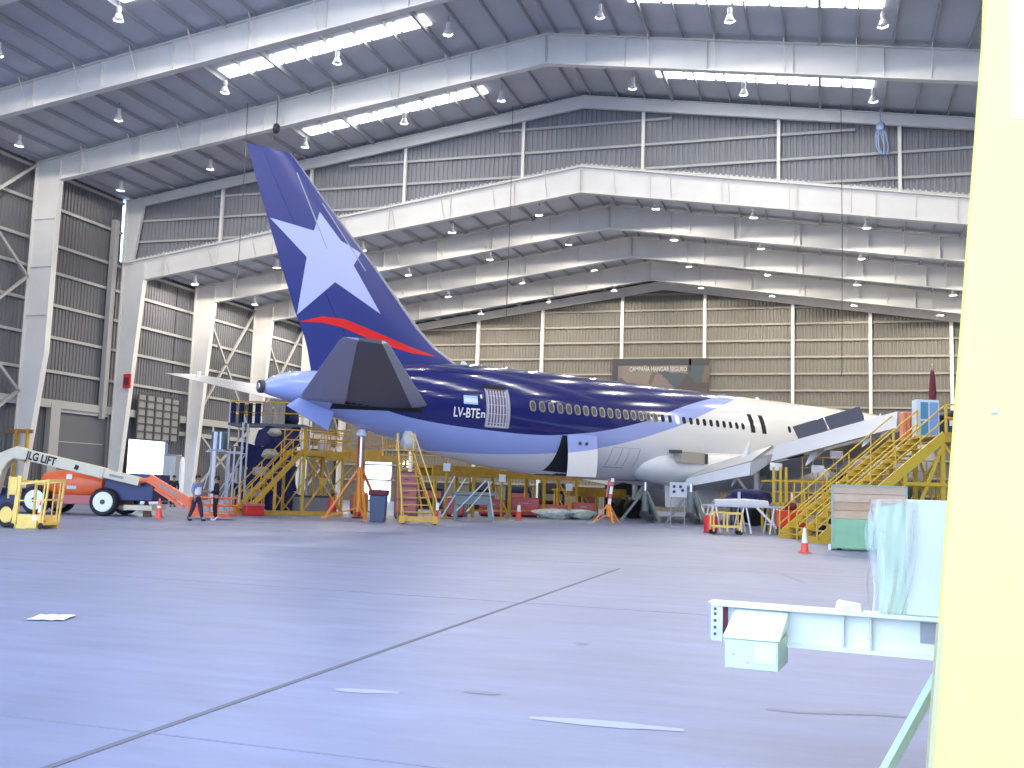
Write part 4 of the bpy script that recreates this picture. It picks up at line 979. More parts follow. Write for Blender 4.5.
# white pipe and box by the left wall
t = thing('gas_cylinder', 'tall white gas cylinder standing by the side wall', 'cylinder', RD(-19.5, 60), 0)
g = MB(); g.lathe([(.05, 0), (.17, 0), (.17, 2.5), (.10, 2.75), (.05, 2.85)], n=14); g.build('cylinder', M['white'], t); g = MB(); g.tube((0, 0, 2.8), (0, 0, 3.0), .05); g.build('valve', M['darkgrey'], t)
t = thing('wall_cabinet', 'dim grey steel cabinet near the bright doorway', 'cabinet', RD(-20.6, 61.5), 0)
g = MB(); g.box(-.45, .45, -.3, .3, .1, 3.0); g.build('cabinet_body', M['grey'], t, bevel=.03)
for x0, x1 in ((-.42, -.01), (.01, .42)):
    g = MB(); g.box(x0, x1, -.33, -.30, .2, 2.9); dd = g.build('door', M['lightgrey'], t); g = MB(); g.box((x1-.08 if x0 < 0 else x0+.04), (x1-.04 if x0 < 0 else x0+.08), -.36, -.33, 1.3, 1.6); g.build('handle', M['darkgrey'], dd)
g = MB(); g.box(-.4, -.3, -.25, .25, 0, .1); g.box(.3, .4, -.25, .25, 0, .1); g.build('foot', M['darkgrey'], t)

# ------------------------------------------------------------------ dock beyond the tail (upper work deck)
t = thing('work_dock', 'yellow work dock with a railed deck below the tailplane', 'scaffold', RD(-9.0, 53.0), FACE)
g = MB(); g.box(-1.4, 3.4, 0, 2.2, 2.95, 3.05); g.box(-1.4, 3.4, -.06, .04, 2.75, 3.10); g.build('deck', M['dullyellow'], t, smooth=False)
g = MB(); rail(g, [(-1.4, 0, 3.05), (3.4, 0, 3.05)], [(-1.4+.6*k, 0, 3.05) for k in range(9)], 1.1, .03); rail(g, [(-1.4, 2.2, 3.05), (3.4, 2.2, 3.05)], [(-1.4+1.2*k, 2.2, 3.05) for k in range(5)], 1.1, .03); g.build('guard_rail', M['dullyellow'], t)
for x in (-1.3, 1.0, 3.3):
    for y in (.05, 2.15): g = MB(); g.box(x-.06, x+.06, y-.06, y+.06, 0, 2.95); g.build('post', M['dullyellow'], t, smooth=False)
for y, x0, x1 in ((.05, -1.3, 1.0), (2.15, 1.0, 3.3)): g = MB(); g.bar((x0, y, .3), (x1, y, 2.7), .06); g.build('cross_brace', M['dullyellow'], t, smooth=False)
for k, (x, w_, h_, lab) in enumerate(((.55, .95, 1.05, 'beige carton on the work dock, nearer the stair tower'), (1.65, .95, .95, 'beige carton on the work dock beside the red jack tube'))):
    c_ = thing('carton', lab, 'box', RD(-9.0+x, 54.0, 3.05), FACE, 'cartons on the work dock')
    g = MB(); g.box(-w_/2, w_/2, -.4, .4, .35, .35+h_); g.build('carton_body', M['beige'], c_)
    g = MB(); g.box(-.05, .05, -.405, .405, .35, .352+h_); g.build('tape', M['grey'], c_)
    g = MB(); g.box(-w_/2-.04, w_/2+.04, -.44, .44, 0, .35); g.build('pallet', M['dullyellow'], c_)
for k, (r_, z_, lab) in enumerate(((-10.0, 3.05, 'white bag slumped on the work dock near the stair rail'),)):
    g = MB(); g.blob((0, 0, .42), (.30, .25, .44), 9); o = g.build('white_bag', M['lightgrey'], None); o.location = RD(r_, 53.9, z_); tag(o, lab, 'bag')
# red toolbox and dark drum at cone end of the dock
g = MB(); g.blob((0, 0, .6), (.55, .4, .65), 21, lump=.3); o = g.build('dark_tarp', M['navycloth'], None); o.location = RD(-11.55, 52.3, 4.52); tag(o, 'dark navy tarp heaped on the dock deck under the tail cone', 'tarp')

# ------------------------------------------------------------------ tail jack, bin, barrel
JP = TAIL+Vector((math.sin(PH), math.cos(PH), 0))*4.9
JT = JP
t = thing('tail_jack', 'orange tripod tail jack with a red tube reaching the belly', 'jack', JT, FACE)
g = MB(); g.tube((0, 0, .35), (0, 0, 2.35), .14, n=14); g.build('cylinder', M['jackorange'], t)
g = MB(); g.tube((0, 0, 2.35), (0, 0, 3.70), .09, n=14); g.build('ram', M['alu'], t)
g = MB(); g.lathe([(.10, 3.68), (.26, 3.74), (.26, 3.84), (.14, 4.02)], n=16); g.build('saddle', M['white'], t)
for k in range(3):
    a = -PI/2+.35+2*PI*k/3; g = MB(); p = (1.55*math.cos(a), 1.55*math.sin(a), .06); g.bar((.12*math.cos(a), .12*math.sin(a), 2.2), p, .10); g.bar((.12*math.cos(a), .12*math.sin(a), .5), p, .06); g.box(p[0]-.14, p[0]+.14, p[1]-.14, p[1]+.14, 0, .05); g.build('leg', M['jackorange'], t, smooth=False)
t = thing('red_standpipe', 'tall red tube standing behind the orange tail jack', 'pipe', RD(-6.95, 46.8), FACE)
g = MB(); g.tube((0, 0, .04), (0, 0, 4.0), .15, n=14); g.build('tube', M['red'], t); g = MB(); g.lathe([(.28, 0), (.28, .05), (.17, .08)], n=14); g.build('base_flange', M['darkgrey'], t)
t = thing('service_bin', 'dark blue waste bin with a red tray on top, by the tail jack', 'bin', RD(-5.55, 43.2), FACE)
g = MB(); g.hexa([Vector(p) for p in ((-.30, -.28, 0), (.30, -.28, 0), (.30, .28, 0), (-.30, .28, 0), (-.36, -.34, 1.12), (.36, -.34, 1.12), (.36, .34, 1.12), (-.36, .34, 1.12))]); g.build('bin_body', mat('slate_blue_plastic', (.055, .075, .13), .5), t, bevel=.03)
g = MB(); g.box(-.40, .40, -.38, .38, 1.12, 1.36); g.build('tray', M['maroon'], t, bevel=.04)
t = thing('orange_barrel', 'orange barrel standing behind the tail jack leg', 'barrel', RD(-7.05, 48.2), FACE)
g = MB(); g.lathe([(.30, 0), (.34, .02), (.34, .36), (.36, .38), (.34, .40), (.34, .78), (.36, .80), (.34, .82), (.34, 1.16), (.30, 1.18)], n=20); g.build('barrel_body', mat('amber_plastic', (.72, .30, .03), .45), t); g = MB(); g.lathe([(.05, 1.18), (.05, 1.23)], cx=.15, n=10); g.build('bung', M['darkgrey'], t)
t = thing('maroon_cabinet', 'faded maroon cabinet behind the yellow stepladder', 'cabinet', RD(-4.9, 48.5), FACE)
g = MB(); g.box(-.55, .55, -.3, .3, .08, 2.25); g.build('cabinet_body', mat('faded_maroon', (.24, .09, .10), .6), t, bevel=.03)
for z in (.3, .95, 1.6): g = MB(); g.box(-.48, .48, -.33, -.30, z, z+.55); dw = g.build('drawer', M['salmon'], t); g = MB(); g.box(-.12, .12, -.36, -.33, z+.25, z+.3); g.build('handle', M['darkgrey'], dw)
g = MB(); g.box(-.5, -.4, -.25, .25, 0, .08); g.box(.4, .5, -.25, .25, 0, .08); g.build('foot', M['black'], t)
for k, (r_, d_, w_, h_, mt, lab) in enumerate(((-7.9, 53.5, .9, 1.0, 'red', 'red steel locker seen between the stair tower and the tail jack'), (-2.9, 53.5, 1.1, 1.0, 'red', 'red cabinet behind the right leg of the stepladder'))):
    t = thing('red_cabinet', lab, 'cabinet', RD(r_, d_), FACE); g = MB(); g.box(-w_/2, w_/2, -.3, .3, .1, h_); g.build('cabinet_body', M[mt], t, bevel=.03); g = MB(); g.box(-w_/2+.04, w_/2-.04, -.33, -.30, .18, h_-.08); g.build('door', M['salmon'], t)
    g = MB(); g.box(-w_/2+.05, w_/2-.05, -.25, .25, 0, .1); g.build('plinth', M['black'], t)

# ------------------------------------------------------------------ yellow stepladder
t = thing('step_ladder', 'yellow platform stepladder under the aft belly with box base', 'ladder', RD(-3.75, 42.0), FACE)
TL, TR, ZT = -1.05, -.42, 3.05
for xb, xt in ((-.55, TL), (.72, TR)):
    g = MB(); g.bar((xb, -.55, .30), (xt, .9, ZT), .06, .12); g.build('stringer', M['ochre'], t, smooth=False)
for i in range(9):
    f = (i+.7)/9.3; g = MB(); xl = -.55+(TL+.55)*f; xr = .72+(TR-.72)*f; y = -.55+1.45*f; z = .30+(ZT-.30)*f; g.box(xl, xr, y-.10, y+.12, z-.025, z+.015); g.build('tread', M['dullyellow'], t, smooth=False)
for x, xx in ((-1.05, TL), (.1, TR)):
    g = MB(); g.bar((x, 2.0, 0), (xx, 1.1, ZT), .055); g.build('rear_leg', M['ochre'], t, smooth=False)
g = MB(); g.box(TL-.05, TR+.1, .75, 1.45, ZT, ZT+.05); g.build('platform', M['dullyellow'], t, smooth=False)
g = MB()
for x, xx in ((-.62, TL-.03), (.82, TR+.06)):
    g.path([(x, -.65, .3), (x, -.65, .95), (xx, .9, ZT+.75), (xx, 1.4, ZT+.75), (xx, 1.4, ZT)], .026, 6); g.tube((xx, .8, ZT), (xx, .8, ZT+.70), .024, n=6)
g.build('handrail', M['cageyellow'], t)
g = MB(); g.box(-.68, -.42, -.85, .1, .05, .36); g.box(.62, .92, -.85, .1, .05, .36); g.box(-.5, .7, -.80, -.66, .12, .34); g.box(-.5, .7, -.1, .0, .12, .28); g.build('base_frame', M['ochre'], t, bevel=.02)
for x in (-.55, .78):
    g = MB(); g.lathe([(.05, -.03), (.09, -.03), (.09, .03), (.05, .03)], axis='y', n=12); o = g.build('caster', M['black'], t); o.location = (x, -.6, .09)
g = MB(); g.tube((.86, -.72, .36), (.86, -.72, .62), .06, n=8); g.build('marker_post', M['red'], t); g = MB(); g.tube((.86, -.72, .62), (.86, -.72, .92), .06, n=8); g.build('marker_cap', M['conewhite'], t)
g = MB(); g.blob((0, 0, .40), (.30, .24, .42), 31, lump=.42); o = g.build('white_bundle', mat('dusty_white_cloth', (.52, .50, .44), .8), None); o.location = RD(-4.40, 43.1, 3.10); tag(o, 'dusty white bundle on top of the yellow stepladder', 'bundle')

# ------------------------------------------------------------------ stands and dock behind the fuselage
t = thing('axle_stand', 'grey green steel trestle stand with raking struts under the belly', 'stand', RD(-1.7, 49.0), FACE)
g = MB(); g.box(-1.0, 1.0, -.5, .5, 1.2, 1.36); g.box(-.9, .9, -.45, .45, .75, 1.2); g.build('stand_top', M['greengrey'], t, bevel=.03)
for x in (-.75, .75):
    for y in (-.4, .4): g = MB(); g.bar((x*1.05, y, .75), (x*1.15, y*1.2, 0), .20); g.build('leg', M['greengrey'], t, smooth=False)
g = MB(); g.bar((-1.0, -.5, .2), (.6, -.5, 1.95), .06); g.bar((-1.9, -.5, .1), (-.9, -.5, 2.1), .06); g.bar((-1.5, -.45, .1), (-.4, -.45, 2.0), .06); g.bar((1.0, -.5, .2), (.7, -.5, 1.9), .06); g.bar((-.3, -.5, .4), (.9, -.5, 1.9), .05); g.build('strut', M['lightgrey'], t, smooth=False)
t = thing('long_dock', 'long yellow dock running beyond the fuselage from tail to wing', 'scaffold', TAIL, PROT)
g = MB(); g.box(11.7, 22.2, 4.4, 6.0, 2.55, 2.65)
g.build('deck', M['dullyellow'], t, smooth=False)
for y in (4.30, 5.95): g = MB(); g.box(11.7, 22.2, y, y+.12, 2.15, 2.70); g.build('side_beam', M['dullyellow'], t, smooth=False)
g = MB(); rail(g, [(11.7, 6.0, 2.65), (22.2, 6.0, 2.65)], [(11.7+2.1*k, 6.0, 2.65) for k in range(6)], 1.05, .03); g.build('guard_rail', M['dullyellow'], t)
for k in range(5):
    x = 11.9+2.5*k; g = MB(); g.box(x-.07, x+.07, 4.3, 4.44, 0, 2.2); g.box(x-.07, x+.07, 5.95, 6.09, 0, 2.2); g.bar((x, 4.4, .1), (x, 6.0, 2.1), .06); g.build('post', M['yellow'], t, smooth=False)
g = MB(); g.box(11.8, 22.0, 4.34, 4.42, .30, .40); g.build('kick_rail', M['yellow'], t, smooth=False)
t = thing('low_dock', 'lower yellow dock continuing beyond the fuselage towards the far engine', 'scaffold', TAIL, PROT)
g = MB(); g.box(22.6, 27.6, 6.1, 7.4, 1.55, 1.65); g.build('deck', M['dullyellow'], t, smooth=False)
g = MB(); g.box(22.6, 27.6, 6.0, 6.12, 1.25, 1.75); g.build('side_beam', M['dullyellow'], t, smooth=False)
for x in (22.8, 25.1, 27.4): g = MB(); g.box(x-.07, x+.07, 6.0, 6.12, 0, 1.3); g.box(x-.07, x+.07, 7.26, 7.38, 0, 1.56); g.bar((x, 6.06, .1), (x, 7.3, 1.4), .06); g.build('post', M['yellow'], t, smooth=False)
# lamps on stands, white caps under the belly
for k, (r_, d_, z_, lab) in enumerate(((-3.15, 50.8, 2.75, 'yellow support post with a white cap behind the stepladder'), (-.35, 52.5, 2.30, 'yellow support post with a white cap left of the red cone'), (3.4, 56.5, 1.95, 'short yellow support post with a white cap right of the red cone'))):
    t = thing('support_post', lab, 'post', RD(r_, d_), FACE, 'support posts under the belly')
    g = MB(); g.tube((0, 0, .05), (0, 0, z_-.4), .07, n=10); g.build('tube', M['dullyellow'], t); g = MB(); g.lathe([(.35, 0), (.35, .05), (.1, .09)], n=12); g.build('base_plate', M['dullyellow'], t); g = MB(); g.box(-.18, .18, -.15, .15, z_-.4, z_); g.build('cap', M['conewhite'], t, bevel=.03)
for k, (r_, d_, w_, h_, lab) in enumerate(((-.9, 57.0, 1.5, .95, 'red tool chest behind the red cone, on its left'), (.95, 57.5, 1.6, 1.1, 'red tool chest directly behind the red cone'), (2.6, 58, 1.8, .75, 'low red chest beyond the crumpled plastic sheeting'), (4.4, 59.2, 1.3, .9, 'red chest nearest the striped tripod'))):
    t = thing('tool_chest', lab, 'tool chest', RD(r_, d_), FACE, 'red tool chests under the dock')
    g = MB(); g.box(-w_/2, w_/2, -.3, .3, .1, h_); g.build('chest_body', M['red'], t, bevel=.03)
    g = MB(); g.box(-w_/2+.06, w_/2-.06, -.32, -.30, h_*.55, h_*.9); dw = g.build('drawer', M['salmon'], t); g = MB(); g.box(-.2, .2, -.35, -.32, h_*.7, h_*.74); g.build('handle', M['lightgrey'], dw)
    g = MB(); g.box(-w_/2+.1, w_/2-.1, -.25, .25, 0, .1); g.build('plinth', M['black'], t)
for k, (x, y, lab) in enumerate(((2.6, 55.5, 'crumpled clear plastic sheeting heaped on the floor beside the red cone'), (4.0, 55.8, 'smaller heap of pale green plastic sheeting on the floor'))):
    g = MB(); g.blob((0, 0, .26), (1.1-.3*k, .5, .30), 40+k, 18, 8, .3); o = g.build('plastic_sheeting', mat('crumpled_plastic_%s' % ('pale' if k == 0 else 'green'), (.50, .56, .50) if k == 0 else (.42, .50, .42), .25, 0, .15, 5), None); o.location = RD(x, y); tag(o, lab, 'plastic')
for k, (r_, d_, lab) in enumerate(((-3.2, 55.5, 'white sack leaning under the dock behind the stepladder'), (-2.4, 55.0, 'white sack right of the dark drum under the dock'))):
    g = MB(); g.blob((0, 0, .5), (.28, .22, .55), 50+k); o = g.build('white_sack', M['lightgrey'], None); o.location = RD(r_, d_); tag(o, lab, 'sack', 'white sacks under the dock')
# striped tripod jack
t = thing('tripod_jack', 'tripod jack with orange feet and a red and white tube', 'jack', RD(5.0, 50.2), FACE)
g = MB(); g.tube((0, 0, .8), (.18, 0, 2.25), .085, n=12); tb = g.build('tube', M['white'], t); 
for f in (.30, .72): g = MB(); a, b_ = Vector((0, 0, .8)), Vector((.18, 0, 2.25)); g.tube(a.lerp(b_, f), a.lerp(b_, f+.16), .09, n=12); g.build('red_band', M['salmon'], tb)
g = MB(); g.tube((-.12, 0, 1.3), (.0, 0, 2.2), .05, n=8); g.build('side_ram', M['salmon'], t)
g = MB(); g.tube((0, 0, .35), (0, 0, .95), .12, n=12); g.build('collar', M['jackorange'], t)
for k in range(3):
    a = -PI/2+2*PI*k/3+.2; g = MB(); g.bar((.05*math.cos(a), .05*math.sin(a), .95), (.75*math.cos(a), .75*math.sin(a), .04), .07); g.bar((.05*math.cos(a), .05*math.sin(a), .45), (.75*math.cos(a), .75*math.sin(a), .05), .04); g.build('leg', M['jackorange'], t, smooth=False)
# wing jacks beside the main gear
for k, (r_, d_, mt, lab) in enumerate(((7.4, 54.5, 'greengrey', 'grey green tripod wing jack left of the main landing gear'), (9.6, 53.0, 'greengrey', 'grey green tripod wing jack at the hanging gear door'))):
    t = thing('wing_jack', lab, 'jack', RD(r_, d_), FACE, 'grey green wing jacks')
    g = MB(); g.tube((0, 0, .3), (0, 0, 1.7), .20, n=14); g.build('cylinder', M[mt], t); g = MB(); g.tube((0, 0, 1.7), (0, 0, 2.15), .10, n=12); g.build('ram', M['alu'], t)
    for q in range(3):
        a = -PI/2+.5+2*PI*q/3; g = MB(); g.bar((.15*math.cos(a), .15*math.sin(a), 1.6), (1.3*math.cos(a), 1.3*math.sin(a), .06), .13); g.box(1.3*math.cos(a)-.15, 1.3*math.cos(a)+.15, 1.3*math.sin(a)-.15, 1.3*math.sin(a)+.15, 0, .06); g.build('leg', M[mt], t, smooth=False)
    g = MB(); g.bar((-.2, -.2, .5), (.2, -.9, .2), .3); g.build('pump_box', M['darkgrey'], t)
t = thing('perforated_board', 'pale panel with dark round holes held up below the flap', 'panel', RD(8.0, 47.4), FACE)
g = MB(); g.box(-.42, .38, 0, .05, 1.42, 2.12); g.build('panel_face', M['lightgrey'], t, bevel=.01)
for x, z in ((-.22, 1.92), (.08, 1.92), (-.22, 1.68), (.18, 1.75)): g = MB(); g.lathe([(.075, -.012), (.075, 0)], axis='y', n=12); o = g.build('hole', M['navy'], t); o.location = (x, 0, z)
for x in (-.35, .3): g = MB(); g.tube((x, .08, 0), (x, .08, 2.1), .03, n=6); g.build('stand_leg', M['grey'], t)
g = MB(); g.box(-.5, .45, -.2, .3, 0, .05); g.build('stand_base', M['grey'], t)

# ------------------------------------------------------------------ trestle tables, trolley, bucket
t = thing('trestle_table', 'long work table on white splayed trestles below the wing', 'table', RD(9.85, 43.5), FACE)
g = MB(); g.box(-1.35, 1.95, -.5, .6, 1.10, 1.18); g.build('tabletop', M['lightgrey'], t, smooth=False)
for x in (-1.05, .25, 1.55):
    for s_ in (-1, 1):
        g = MB(); g.bar((x+s_*.06, -.45, 1.1), (x+s_*.26, -.5, 0), .06); g.bar((x+s_*.06, .5, 1.1), (x+s_*.26, .55, 0), .06); g.bar((x+s_*.19, -.48, .4), (x+s_*.19, .53, .4), .05); g.build('leg', M['white'], t, smooth=False)
g = MB(); g.bar((.75, -.5, 1.1), (1.6, -.5, .25), .09); g.build('cross_brace', M['white'], t, smooth=False)
t = thing('flap_section', 'pale curved wing panel lying along the trestle table', 'wing panel', RD(9.85, 43.5, 1.18), FACE)
g = MB(); g.loft([[(x, -.35+w_*u, .03+h_*foil(u)) for u in (0, .06, .15, .3, .5, .7, .85, 1)]+[(x, -.35+w_*u, .0) for u in (1, .5, 0)] for x, w_, h_ in ((-1.0, .7, .20), (.3, .75, .26), (1.3, .7, .2))]); g.build('skin', M['lightgrey'], t); g = MB(); g.box(-1.03, -1.0, -.35, .35, 0, .10); g.build('end_rib', M['grey'], t); g = MB(); g.lathe([(.06, 0), (.06, .38)], cx=.1, cy=0, cz=.2, n=10); g.build('fitting', M['lightgrey'], t)
g = MB(); g.hexa([Vector(v) for v in ((1.45, -.4, 0), (3.0, -.4, -.35), (3.0, .3, -.35), (1.45, .3, 0), (1.45, -.4, .07), (3.0, -.4, -.28), (3.0, .3, -.28), (1.45, .3, .07))]); o = g.build('fairing_plank', M['grey'], None); o.location = RD(9.85, 43.5, 1.19); o.rotation_euler.z = FACE; tag(o, 'grey plank sloping off the right end of the trestle table', 'plank')
t = thing('hand_trolley', 'yellow shelf trolley with casters before the trestle table', 'trolley', RD(8.95, 41.3), FACE)
g = MB(); g.box(-.62, .55, -.35, .35, .28, .36); g.build('lower_shelf', M['cageyellow'], t, smooth=False); g = MB(); g.box(-.05, .55, -.35, .35, .82, .90); g.build('upper_shelf', M['cageyellow'], t, smooth=False)
for x in (-.6, -.05, .53):
    for y in (-.33, .33): g = MB(); g.box(x-.03, x+.03, y-.03, y+.03, .12, .92); g.build('post', M['cageyellow'], t, smooth=False)
g = MB(); g.box(-.63, -.02, -.35, -.30, .86, .92); g.box(-.63, -.02, .3, .35, .86, .92); g.build('rail', M['cageyellow'], t, smooth=False)
for x in (-.58, .5):
    for y in (-.3, .3): g = MB(); g.lathe([(.04, -.03), (.09, -.03), (.09, .03), (.04, .03)], axis='y', n=12); o = g.build('caster', M['black'], t); o.location = (x, y, .09)
t = thing('red_drum', 'red drum standing left of the yellow trolley', 'drum', RD(8.55, 42.6), FACE)
g = MB(); g.lathe([(.26, 0), (.29, .02), (.29, .66), (.26, .70)], n=18); g.build('drum_body', M['red'], t); g = MB(); g.lathe([(.27, .70), (.27, .74)], n=18); g.build('drum_lid', M['salmon'], t)

# ------------------------------------------------------------------ wide yellow wing stairs and dock
t = thing('wing_stair', 'wide yellow staircase climbing to the wing dock', 'stairs', RD(11.0, 38.0), FACE)
HW = 2.45; RUN, RISE = 4.45, 4.0
def on(f): return (RUN*f, .05+RISE*f)
for y in (-HW, 0, HW):
    g = MB(); g.bar((0, y, .12), (RUN, y, RISE-.05), .09, .34); g.build('stringer', M['yellow'], t, smooth=False)
for i in range(17):
    x, z = on((i+.5)/17); g = MB(); g.box(x-.16, x+.16, -HW+.04, HW-.04, z-.02, z+.02); g.build('tread', M['dullyellow'], t, smooth=False)
for y in (-HW, 0, HW):
    g = MB()
    for h in (1.02, .52): g.path([(-.12, y, h), (RUN, y, RISE+h)], .032, 6)
    g.path([(-.12, y, 1.02), (-.12, y, 0), (.25, y, 0), (.25, y, 1.25)], .036, 6)
    for f in (.2, .4, .6, .8, 1.0): x, z = on(f); g.tube((x, y, z-.1), (x, y, z+1.0), .03, n=6)
    g.build('handrail', M['yellow'], t)
for y in (-HW-.1, HW-1.2): g = MB(); g.box(-.15, .35, y, y+1.3, 0, .14); g.build('foot_plate', M['yellow'], t, smooth=False)
g = MB(); g.box(RUN-.05, RUN+4.2, -HW-.1, HW+.3, RISE-.08, RISE); g.box(RUN-.05, RUN+4.2, -HW-.14, -HW-.04, RISE-.30, RISE+.06); g.build('deck', M['dullyellow'], t, smooth=False)
g = MB(); rail(g, [(RUN+.05, -HW, RISE), (RUN+4.1, -HW, RISE)], [(RUN+.05+1.0*k, -HW, RISE) for k in range(5)], 1.05, .03); g.build('guard_rail', M['yellow'], t)
for x in (3.0, RUN-.1, RUN+2, RUN+4.1):
    for y in (-HW+.05, 0, HW): g = MB(); g.box(x-.07, x+.07, y-.07, y+.07, 0, min(RISE-.1, RISE*x/RUN-.1)); g.build('post', M['yellow'], t, smooth=False)
g = MB(); g.bar((3.0, -HW, .2), (RUN-.1, -HW, 3.6), .10); g.bar((3.0, -HW, 2.2), (RUN+2, -HW, 2.2), .12); g.bar((RUN-.1, -HW, .3), (RUN+2, -HW, 3.7), .12); g.bar((RUN-.1, -HW, 3.7), (RUN+2, -HW, .3), .08)
for y in (0, HW): g.bar((3.0, y, .2), (RUN-.1, y, 3.6), .08); g.bar((RUN-.1, y, .3), (RUN+2, y, 3.7), .08); g.bar((3.0, y, 2.2), (RUN+2, y, 2.2), .08)
for x in (RUN-.1, RUN+2): g.bar((x, -HW, .3), (x, 0, 3.7), .07); g.bar((x, HW, .3), (x, 0, 3.7), .07)
g.build('cross_brace', M['yellow'], t, smooth=False)
# low wing dock with many balusters
t = thing('wing_dock', 'low yellow dock with close balusters under the wing', 'scaffold', RD(11.7, 44.5), FACE)
g = MB(); g.box(-.1, 6.0, 0, 2.0, 1.15, 1.25); g.box(-.1, 6.0, -.05, .05, 1.0, 1.35); g.build('deck', M['yellow'], t, smooth=False)
for k in range(20): x = .0+.31*k; g = MB(); g.tube((x, 0, 1.25), (x, 0, 2.3), .028, n=6); g.build('baluster', M['yellow'], t)
g = MB(); g.path([(-.05, 0, 2.3), (6.0, 0, 2.3)], .035, 6); g.path([(-.05, 0, 1.8), (6.0, 0, 1.8)], .028, 6); g.path([(-.05, 2, 2.3), (6.0, 2, 2.3)], .035, 6); g.build('top_rail', M['yellow'], t)
for x in (0, .3, .55, 3.0, 5.9):
    for y in (0, 1.95): g = MB(); z1 = 2.9 if x in (0, .3, .55) and y == 0 else 1.15; g.box(x-.05, x+.05, y-.05, y+.05, 0, z1); g.build('post', M['yellow'], t, smooth=False)
t = thing('upper_wing_dock', 'higher yellow dock with tall railing beyond the stairs', 'scaffold', RD(13.8, 47.5), FACE)
g = MB(); g.box(0, 6.5, 0, 1.6, 2.35, 2.45); g.build('deck', M['dullyellow'], t, smooth=False)
for k in range(14): x = .05+.49*k; g = MB(); g.tube((x, 0, 2.45), (x, 0, 3.5), .028, n=6); g.build('baluster', M['yellow'], t)
g = MB(); g.path([(0, 0, 3.5), (6.5, 0, 3.5)], .035, 6); g.path([(0, 0, 3.0), (6.5, 0, 3.0)], .028, 6); g.build('top_rail', M['yellow'], t)
for x in (.1, 3.2, 6.4):
    for y in (.05, 1.55): g = MB(); g.box(x-.05, x+.05, y-.05, y+.05, 0, 2.35); g.build('post', M['yellow'], t, smooth=False)
for k, (r_, d_, z_, lab) in enumerate(((12.9, 48.6, 3.05, 'white work lamp on a stand left of the wing dock, upper one'), (14.4, 46.9, 2.95, 'white work lamp on a stand beyond the stair rail'), (15.3, 47.0, 3.65, 'larger white work lamp on a stand under the wing'))):
    t = thing('work_lamp', lab, 'lamp', RD(r_, d_), FACE, 'work lamps under the wing'); g = MB(); g.tube((0, 0, .04), (0, 0, z_-.2), .03, n=6); g.build('stand', M['grey'], t); g = MB(); g.lathe([(.3, 0), (.3, .04)], n=12); g.build('stand_base', M['darkgrey'], t); g = MB(); g.box(-.28, .28, -.10, .12, z_-.2, z_+.16); g.build('lamp_head', M['conewhite'], t, bevel=.03)
# things below the stairs
t = thing('red_cage', 'bright red bin standing behind the foot of the wide stairs', 'bin', RD(11.72, 42.15), FACE)
g = MB(); g.box(-.45, .6, -.3, .3, .35, 1.05); g.build('bin_body', mat('vivid_red', (.75, .045, .03), .4), t, bevel=.03); 
for x in (-.38, .52): g = MB(); g.box(x-.04, x+.04, -.25, .25, 0, .36); g.build('leg', M['darkgrey'], t)
for k, (r_, d_, s_, mt, lab) in enumerate(((11.8, 42.15, (.26, .2, .17), 'maroon', 'maroon bundle lying on the bright red bin'), (13.1, 41.7, (.45, .35, .45), 'navycloth', 'navy bundle on the floor under the wide stairs'), (14.4, 41.6, (.5, .35, .4), 'maroon', 'maroon sack on the floor under the wide stairs'), (12.4, 36.9, (.55, .4, .28), 'darkgrey', 'dark grey sack under the lowest stair treads'))):
    g = MB(); g.blob((0, 0, s_[2]), s_, 60+k); o = g.build('cloth_bundle', M[mt], None); o.location = RD(r_, d_, 1.05 if k == 0 else 0); tag(o, lab, 'bundle')
# things on the deck
t = thing('orange_locker', 'narrow orange slatted locker at the top of the wide stairs', 'locker', RD(15.80, 39.75, 4.0), FACE)
g = MB(); g.box(-.28, .28, -.2, .2, 0, 1.08); g.build('locker_body', mat('salmon_orange_paint', (.72, .26, .12), .5), t, bevel=.02)
for x in (-.16, 0, .16): g = MB(); g.box(x-.025, x+.025, -.22, -.2, .05, 1.03); g.build('slat', M['salmon'], t)
t = thing('red_extinguisher', 'red bottle beside the orange locker on the stair deck', 'extinguisher', RD(15.80, 39.0, 4.0), FACE)
g = MB(); g.lathe([(.10, 0), (.13, .03), (.13, .5), (.05, .62)], n=12); g.build('bottle', M['red'], t); g = MB(); g.tube((0, 0, .6), (0, 0, .7), .03); g.build('valve', M['black'], t)
t = thing('display_cabinet', 'pale framed cabinet with blue panes on the stair deck', 'cabinet', RD(15.92, 38.3, 4.0), FACE)
g = MB(); g.box(-.46, .42, -.2, .25, 0, 1.46); g.build('cabinet_body', mat('pale_blue_frame', (.62, .70, .76), .4), t, bevel=.02)
for x0, x1, z0_, z1_, mt in ((-.30, -.02, .72, 1.36, 'bluecab'), (-.30, -.02, .10, .64, 'bluecab'), (.04, .36, .10, 1.36, 'pane2')):
    if mt == 'pane2' and mt not in M: M['pane2'] = mat('soft_blue_panel', (.22, .36, .60), .3)
    g = MB(); g.box(x0, x1, -.225, -.2, z0_, z1_); g.build('pane', M[mt], t)
t = thing('closed_parasol', 'closed dark red parasol standing on the stair deck', 'parasol', RD(16.36, 38.75, 4.0), FACE)
g = MB(); g.tube((0, 0, .05), (0, 0, 2.95), .03, n=8); g.build('pole', M['lightgrey'], t); g = MB(); g.lathe([(.04, 1.52), (.13, 1.55), (.15, 1.75), (.10, 2.4), (.07, 2.62), (.02, 2.7)], n=12); g.build('canopy', M['maroon'], t); g = MB(); g.lathe([(.25, 0), (.25, .08), (.05, .12)], n=14); g.build('base', M['darkgrey'], t); g = MB(); g.lathe([(.06, 2.68), (.08, 2.74), (.03, 2.86)], n=10); g.build('finial', M['beige'], t)
